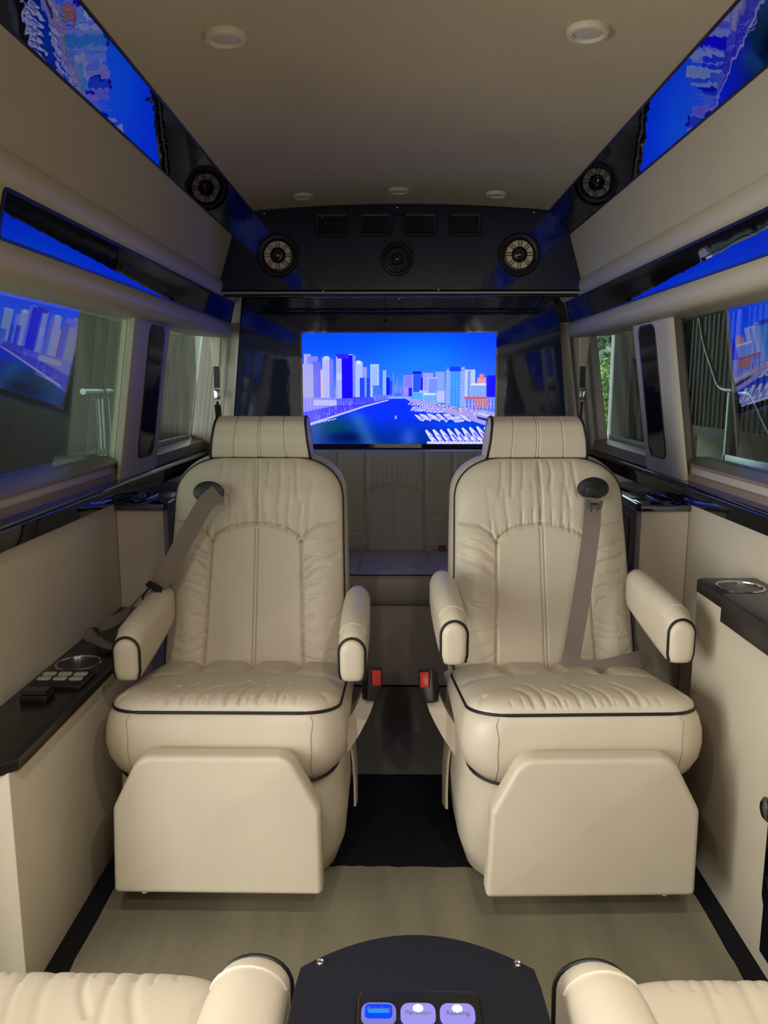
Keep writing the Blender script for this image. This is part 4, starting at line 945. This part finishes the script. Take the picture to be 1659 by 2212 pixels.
# shoulder belts of the sofa on the corner posts
for s, lb in ((-1, 'shoulder belt with chrome guide on the left rear corner post'), (1, 'shoulder belt with chrome guide on the right rear corner post')):
    sb = empty('shoulder_belt', (s*0.820, 3.50, 1.15)); tag(sb, lb, 'seat belt', 'sofa shoulder belts')
    rings = []
    for z, w_ in ((0.27, 0.030), (0.22, 0.026), (0.16, 0.021), (0.125, 0.018)):
        rings.append([(w_*math.cos(q), 0.010*math.sin(q)+0.002*math.sin(3*q), z) for q in np.linspace(0, 2*math.pi, 16, endpoint=False)])
    loft('sleeve', rings, M['pad'], sb)
    ribbon('upper_webbing', [((0, 0, 0.13), (1, 0.2, 0)), ((0, 0, 0.08), (1, 0.3, 0)), ((0, -0.004, 0.03), (1, 0.3, 0))], 0.026, M['beltdark'], sb)
    box('chrome_guide', -0.014, 0.014, -0.012, 0.004, -0.022, 0.024, M['chrome'], sb, bev=0.005)
    lathe('button', [(0.001, -0.008), (0.005, -0.006), (0.007, 0.0), (0.004, 0.006), (0.001, 0.007)], M['blackplastic'], sb, n=12, loc=(0, -0.006, -0.038))
    ribbon('lower_webbing', [((0, -0.006, -0.045), (0.5, 1, 0)), ((-s*0.004, -0.01, -0.12), (0.5, 1, 0)), ((-s*0.004, -0.02, -0.24), (0.5, 1, 0)), ((0, -0.02, -0.34), (0.5, 1, 0))], 0.042, M['beltdark'], sb)

# ------------------------------------------------------------------ tray console between the near chairs
tc = empty('centre_console', (0.0, 0.45, 0)); tag(tc, 'black topped console with lit switches between the two near chairs', 'console')
arc = [(x, 0.238+0.048*(1-(x/0.118)**2)) for x in np.linspace(-0.118, 0.118, 21)]
prism('top', [(-0.123, -0.25), (0.123, -0.25)]+[(0.1225, 0.15), (0.1205, 0.215)]+arc[::-1]+[(-0.1205, 0.215), (-0.1225, 0.15)], 0.598, 0.620, M['matte'], tc, axis='z', bev=0.003)
box('body', -0.105, 0.105, -0.25, 0.20, 0.0, 0.60, M['vinyl'], tc, bev=0.004)
for x in (-0.0985, 0.1015): lathe('screw', [(0.0042, 0.0), (0.0042, 0.0012), (0.0028, 0.002), (0.002, 0.0008), (0.0005, 0.0008)], M['chrome'], tc, n=14, loc=(x, 0.2435, 0.6198))
sp = empty('switch_panel', (0.0, 0.162, 0.620), parent=tc)
prism('housing', round_poly([(-0.057, -0.09), (0.057, -0.09), (0.057, 0.036), (-0.057, 0.036)], 0.008), -0.002, 0.010, M['satin'], sp, axis='z', bev=0.003)
tube('housing_edge', [(-0.0565, -0.09, 0.009), (-0.0565, 0.024, 0.009), (-0.054, 0.032, 0.009)], 0.0012, M['chrome'], sp, n=6)
def lit_key(x, y, blue, word):
    P = lambda a, b, r_: round_poly([(-a, -b), (a, -b), (a, b), (-a, b)], r_, 6)
    k = prism('key', P(0.0160, 0.0115, 0.008), 0.009, 0.0145, M['keyrim'] if blue else M['keylilac'], sp, axis='z', bev=0.002); k.location = (x, y, 0)
    if blue:
        prism('lit_face', P(0.0125, 0.0080, 0.004), 0.0143, 0.0150, M['keyblue'], k, axis='z')
        prism('lit_bar', P(0.0095, 0.0022, 0.0015), 0.0149, 0.0152, M['keyglow'], k, axis='z')
    else:
        lathe('lit_spot', [(0.0052, 0.0143), (0.004, 0.0149), (0.001, 0.0150)], M['keyspot'], k, n=20, loc=(0, 0.004, 0))
    cu = bpy.data.curves.new('lettering', 'FONT'); cu.body = word; cu.size = 0.0068; cu.align_x = 'CENTER'; cu.align_y = 'CENTER'; cu.extrude = 0.0001
    t_ = bpy.data.objects.new('lettering', cu); COL.objects.link(t_); t_.parent = k; t_.location = (0, 0.0018 if blue else -0.0020, 0.0154); dg_ = bpy.context.evaluated_depsgraph_get(); me_ = bpy.data.meshes.new_from_object(t_.evaluated_get(dg_)); bpy.data.objects.remove(t_, do_unlink=True); t2_ = link('lettering', me_, M['print'], k, smooth=False); t2_.location = (0, 0.0018 if blue else -0.0020, 0.0154)
for row in range(3):
    for c_, (x, bl_, wd_) in enumerate(((-0.0375, True, 'Reading'), (-0.0015, False, 'Partition'), (0.0345, False, 'Reading'))):
        if row == 0: lit_key(x, 0.0045, bl_, wd_)
# only the nearest row of keys is lettered in the photograph; the rest of the panel lies outside it

# ------------------------------------------------------------------ outside the windows
G = {}
G['ground'] = principled('paving', (0.22, 0.21, 0.19), 0.9, var=0.2, vscale=3)
G['drape'] = principled('grey_green_drape', (0.15, 0.175, 0.155), 0.9, var=0.15, vscale=4)
G['drapemid'] = principled('mid_drape', (0.055, 0.068, 0.062), 0.9, var=0.25, vscale=4)
G['drapedark'] = principled('dark_drape', (0.045, 0.05, 0.045), 0.9, var=0.2, vscale=4)
G['white'] = principled('white_post', (0.72, 0.78, 0.75), 0.6)
G['iron'] = principled('dark_iron', (0.03, 0.03, 0.032), 0.5)
G['steel'] = principled('galvanised', (0.35, 0.42, 0.42), 0.3, metal=0.8)
G['stone'] = principled('pale_stone', (0.62, 0.56, 0.40), 0.9, bump=0.6, bscale=30, var=0.25, vscale=7)
G['leaf'] = principled('hedge_leaf', (0.15, 0.30, 0.06), 0.6, var=0.5, vscale=3)
G['leafhazed'] = principled('hazed_tree_leaf', (0.27, 0.40, 0.26), 0.6, var=0.5, vscale=2)  # leaf green paled: distant haze is mixed into the colour
G['bark'] = principled('bark', (0.12, 0.09, 0.06), 0.9)
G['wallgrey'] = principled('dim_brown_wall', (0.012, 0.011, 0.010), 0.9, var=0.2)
gr = box('ground', -8, 9, -4, 26, -0.66, -0.60, G['ground'], bev=0); tag(gr, 'paved ground outside the van', 'ground', kind='structure')
# carport roof and back wall keep the surroundings dim
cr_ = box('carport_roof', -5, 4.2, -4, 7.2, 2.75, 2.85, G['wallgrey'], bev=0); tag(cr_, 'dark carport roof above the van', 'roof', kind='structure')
def drape(name, x, y0, y1, z0, z1, amp, n, m, label, skew=0.0):
    rings = []
    ys = np.linspace(y0, y1, n*10)
    prof = [(x+amp*math.sin(i/10*2*math.pi)+0.4*amp*math.sin(i*0.37), y) for i, y in enumerate(ys)]
    full = prof+[(a-0.006, b) for a, b in prof[::-1]]
    for z in np.linspace(z0, z1, 6): rings.append([(a, b+skew*(z1-z), z) for a, b in full])
    o = loft(name, rings, m, None, angle=80); tag(o, label, 'drape'); return o
drape('hanging_drape', -1.62, 3.98, 4.95, 1.18, 2.75, 0.025, 5, G['drape'], 'grey green drape hanging outside the large window on the left')
drape('hanging_drape', -1.62, 4.98, 6.10, -0.58, 2.75, 0.03, 9, G['drapemid'], 'dark grey drape seen through the narrow rear window on the left', 0.0)
p_ = box('white_post', -1.72, -1.58, 6.14, 6.55, -0.6, 2.7, G['white'], bev=0.01); tag(p_, 'white post beyond the drape outside the left rear window', 'post')
# galvanised gate frame and stone wall on the left
gt = empty('metal_gate', (-1.55, 3.90, -0.6)); tag(gt, 'galvanised pipe gate outside the large window on the left', 'gate')
for y in (0.16, 0.30, 0.36): tube('gate_upright', [(0, y, 0), (0, y, 1.80)], 0.020, G['iron'] if y != 0.36 else G['steel'], gt)
for y in (0.02, 0.07, 0.12, 0.20, 0.42, 0.48): tube('gate_bar', [(0.01, y, 1.0), (0.01, y, 1.72)], 0.006, G['steel'], gt, n=6)
for z in (1.76, 1.45, 1.38): tube('gate_rail', [(0.0, -0.10, z), (0.0, 0.55, z)], 0.016, G['steel'] if z != 1.45 else G['iron'], gt)
box('gate_sill', -0.02, 0.02, -0.1, 0.33, 1.36, 1.42, G['steel'], gt, bev=0.005)
def stone_wall(name, x0, x1, y0, y1, z1, label, tops):
    o = empty(name, ((x0+x1)/2, (y0+y1)/2, -0.6)); tag(o, label, 'wall'); n = tops; L = (y1-y0)/n
    for i in range(n):
        b = box('stone', (x0-x1)/2, (x1-x0)/2, -(y1-y0)/2+i*L+0.006, -(y1-y0)/2+(i+1)*L-0.006, 0.55, z1+0.6+random.uniform(-0.03, 0.02), G['stone'], o, bev=0.03, seg=3)
        c = box('stone', (x0-x1)/2, (x1-x0)/2, -(y1-y0)/2+(i-0.4)*L, -(y1-y0)/2+(i+0.6)*L-0.012, 0.0, 0.54, G['stone'], o, bev=0.02, seg=2)
    return o
stone_wall('stone_wall', -2.0, -1.75, 4.38, 5.4, 0.80, 'low pale stone wall behind the gate on the left', 3)
# right: iron fence, stone wall, steel frames
fx = 2.45
fe = empty('iron_fence', (fx, 5.0, -0.6)); tag(fe, 'dark iron bar fence outside the large window on the right', 'fence')
bm_me = None
for i in range(34):
    y = -0.6+i*0.085
    if bm_me is None: o = from_bm('fence_bar', box_bm(-0.008, 0.008, -0.008, 0.008, 1.43, 3.0, 0), G['iron'], fe); bm_me = o.data
    else: o = bpy.data.objects.new('fence_bar', bm_me); COL.objects.link(o); o.parent = fe
    o.location = (0, y, 0)
box('fence_rail', -0.02, 0.02, -0.8, 2.4, 1.39, 1.46, G['iron'], fe, bev=0); box('fence_rail', -0.02, 0.02, -0.8, 2.4, 2.98, 3.04, G['iron'], fe, bev=0)
stone_wall('stone_wall', 2.6, 2.8, 4.0, 7.4, 0.82, 'low pale stone wall below the iron fence on the right', 5)
sf_ = empty('steel_stand', (2.0, 4.35, -0.6)); tag(sf_, 'bent steel tube stand outside the large window on the right', 'stand')
tube('bent_tube', smooth_path([(-0.02, 0.90, 2.32), (-0.02, 0.75, 2.06), (-0.02, 0.58, 1.88), (-0.02, 0.50, 1.80), (-0.02, 0.42, 1.765), (-0.02, 0.28, 1.755)]), 0.012, G['steel'], sf_)
tube('bent_tube', smooth_path([(-0.12, -0.05, 1.745), (-0.12, -0.15, 1.745), (-0.12, -0.22, 1.72), (-0.12, -0.36, 1.60), (-0.12, -0.62, 1.40)]), 0.012, G['steel'], sf_)
box('upright', -0.03, 0.01, 0.20, 0.27, 0.0, 2.6, G['iron'], sf_, bev=0.004)
box('upright', -0.13, -0.09, 0.06, 0.09, 0.0, 1.75, G['steel'], sf_, bev=0.004)
box('cross_rail', -0.13, -0.09, -0.7, 0.10, 1.33, 1.40, G['steel'], sf_, bev=0.004)
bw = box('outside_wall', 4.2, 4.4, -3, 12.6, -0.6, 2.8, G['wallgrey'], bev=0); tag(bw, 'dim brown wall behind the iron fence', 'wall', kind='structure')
# garden seen through the right rear window
def leaves(name, cx, cy, cz, rx, ry, rz, n, size, m, parent):
    r_ = np.random.default_rng(int(cx*10+cy*7+n)); d = r_.normal(size=(n, 3)); d /= np.linalg.norm(d, axis=1)[:, None]
    p = d*(r_.uniform(0.75, 1.05, n)[:, None])*np.array([rx, ry, rz])+np.array([cx, cy, cz])
    a = r_.normal(size=(n, 3)); a /= np.linalg.norm(a, axis=1)[:, None]; b = np.cross(a, r_.normal(size=(n, 3))); b /= np.linalg.norm(b, axis=1)[:, None]
    s_ = size*r_.uniform(0.6, 1.3, n)[:, None]
    V = np.stack([p-a*s_, p-b*s_*0.5, p+a*s_, p+b*s_*0.5], 1).reshape(-1, 3); F = np.arange(n*4).reshape(n, 4)
    me = bpy.data.meshes.new(name); me.from_pydata(V.tolist(), [], F.tolist()); o = link(name, me, m, parent, smooth=False); o['kind'] = 'stuff'; return o
def bush(name, x, y, rx, ry, h, m, n, sz, label, cat, z0=-0.6):
    b = empty(name, (x, y, z0)); tag(b, label, cat)
    leaves('foliage', 0, 0, h*0.55, rx, ry, h*0.5, n, sz, m, b); leaves('inner_foliage', 0, 0, h*0.52, rx*0.8, ry*0.8, h*0.45, n, sz*1.3, m, b)
    for k in range(3): tube('stem', [(0.05*k-0.05, 0, 0), (0.15*(k-1)*rx, 0.1, h*0.6)], 0.03, G['bark'], b, n=6)
    return b
bush('garden_hedge', 2.95, 11.2, 0.9, 1.3, 2.0, G['leaf'], 14000, 0.035, 'bright green leafy hedge outside the right rear window', 'hedge')
bush('garden_tree', 3.6, 15.0, 1.7, 1.9, 4.6, G['leafhazed'], 12000, 0.075, 'green tree with haze-paled leaves rising behind the hedge on the right', 'tree')
bush('garden_tree', 4.6, 20.0, 2.2, 2.2, 6.0, G['leafhazed'], 9000, 0.09, 'hazy tree beside the wires outside the right rear window', 'tree')
for i, z in enumerate((2.55, 2.30, 2.16, 1.98)):
    o = tube('overhead_wire', [(1.5, 9.4, z+0.1), (7, 9.4, z+0.1)], 0.005, G['white'], n=5); tag(o, ['topmost', 'second from top', 'third from top', 'lowest'][i]+' thin wire crossing the garden view on the right', 'wire', 'overhead wires')
p_ = box('white_post', 1.745, 1.865, 6.32, 6.42, -0.6, 2.75, G['white'], bev=0.01); tag(p_, 'white post in front of the hedge outside the right rear window', 'post')
drape('hanging_drape', 1.95, 5.30, 6.66, -0.58, 2.75, 0.03, 8, G['drapedark'], 'dark drape beside the white post outside the right rear window')

lw = box('backdrop_wall', -3.4, -3.2, 2.2, 13.0, -0.6, 2.8, G['wallgrey'], bev=0); tag(lw, 'dark backdrop wall added beyond the drapes on the left', 'wall', kind='structure')  # added dark backdrop, hides white sky behind the large left window
fw = box('sky_block_wall', -5.0, 4.2, -4.2, -4.0, -0.6, 2.8, G['wallgrey'], bev=0); tag(fw, 'unseen dark wall added ahead of the van to block the sky', 'wall', kind='structure')  # added out of view; keeps bright sky out of the rear panel reflections
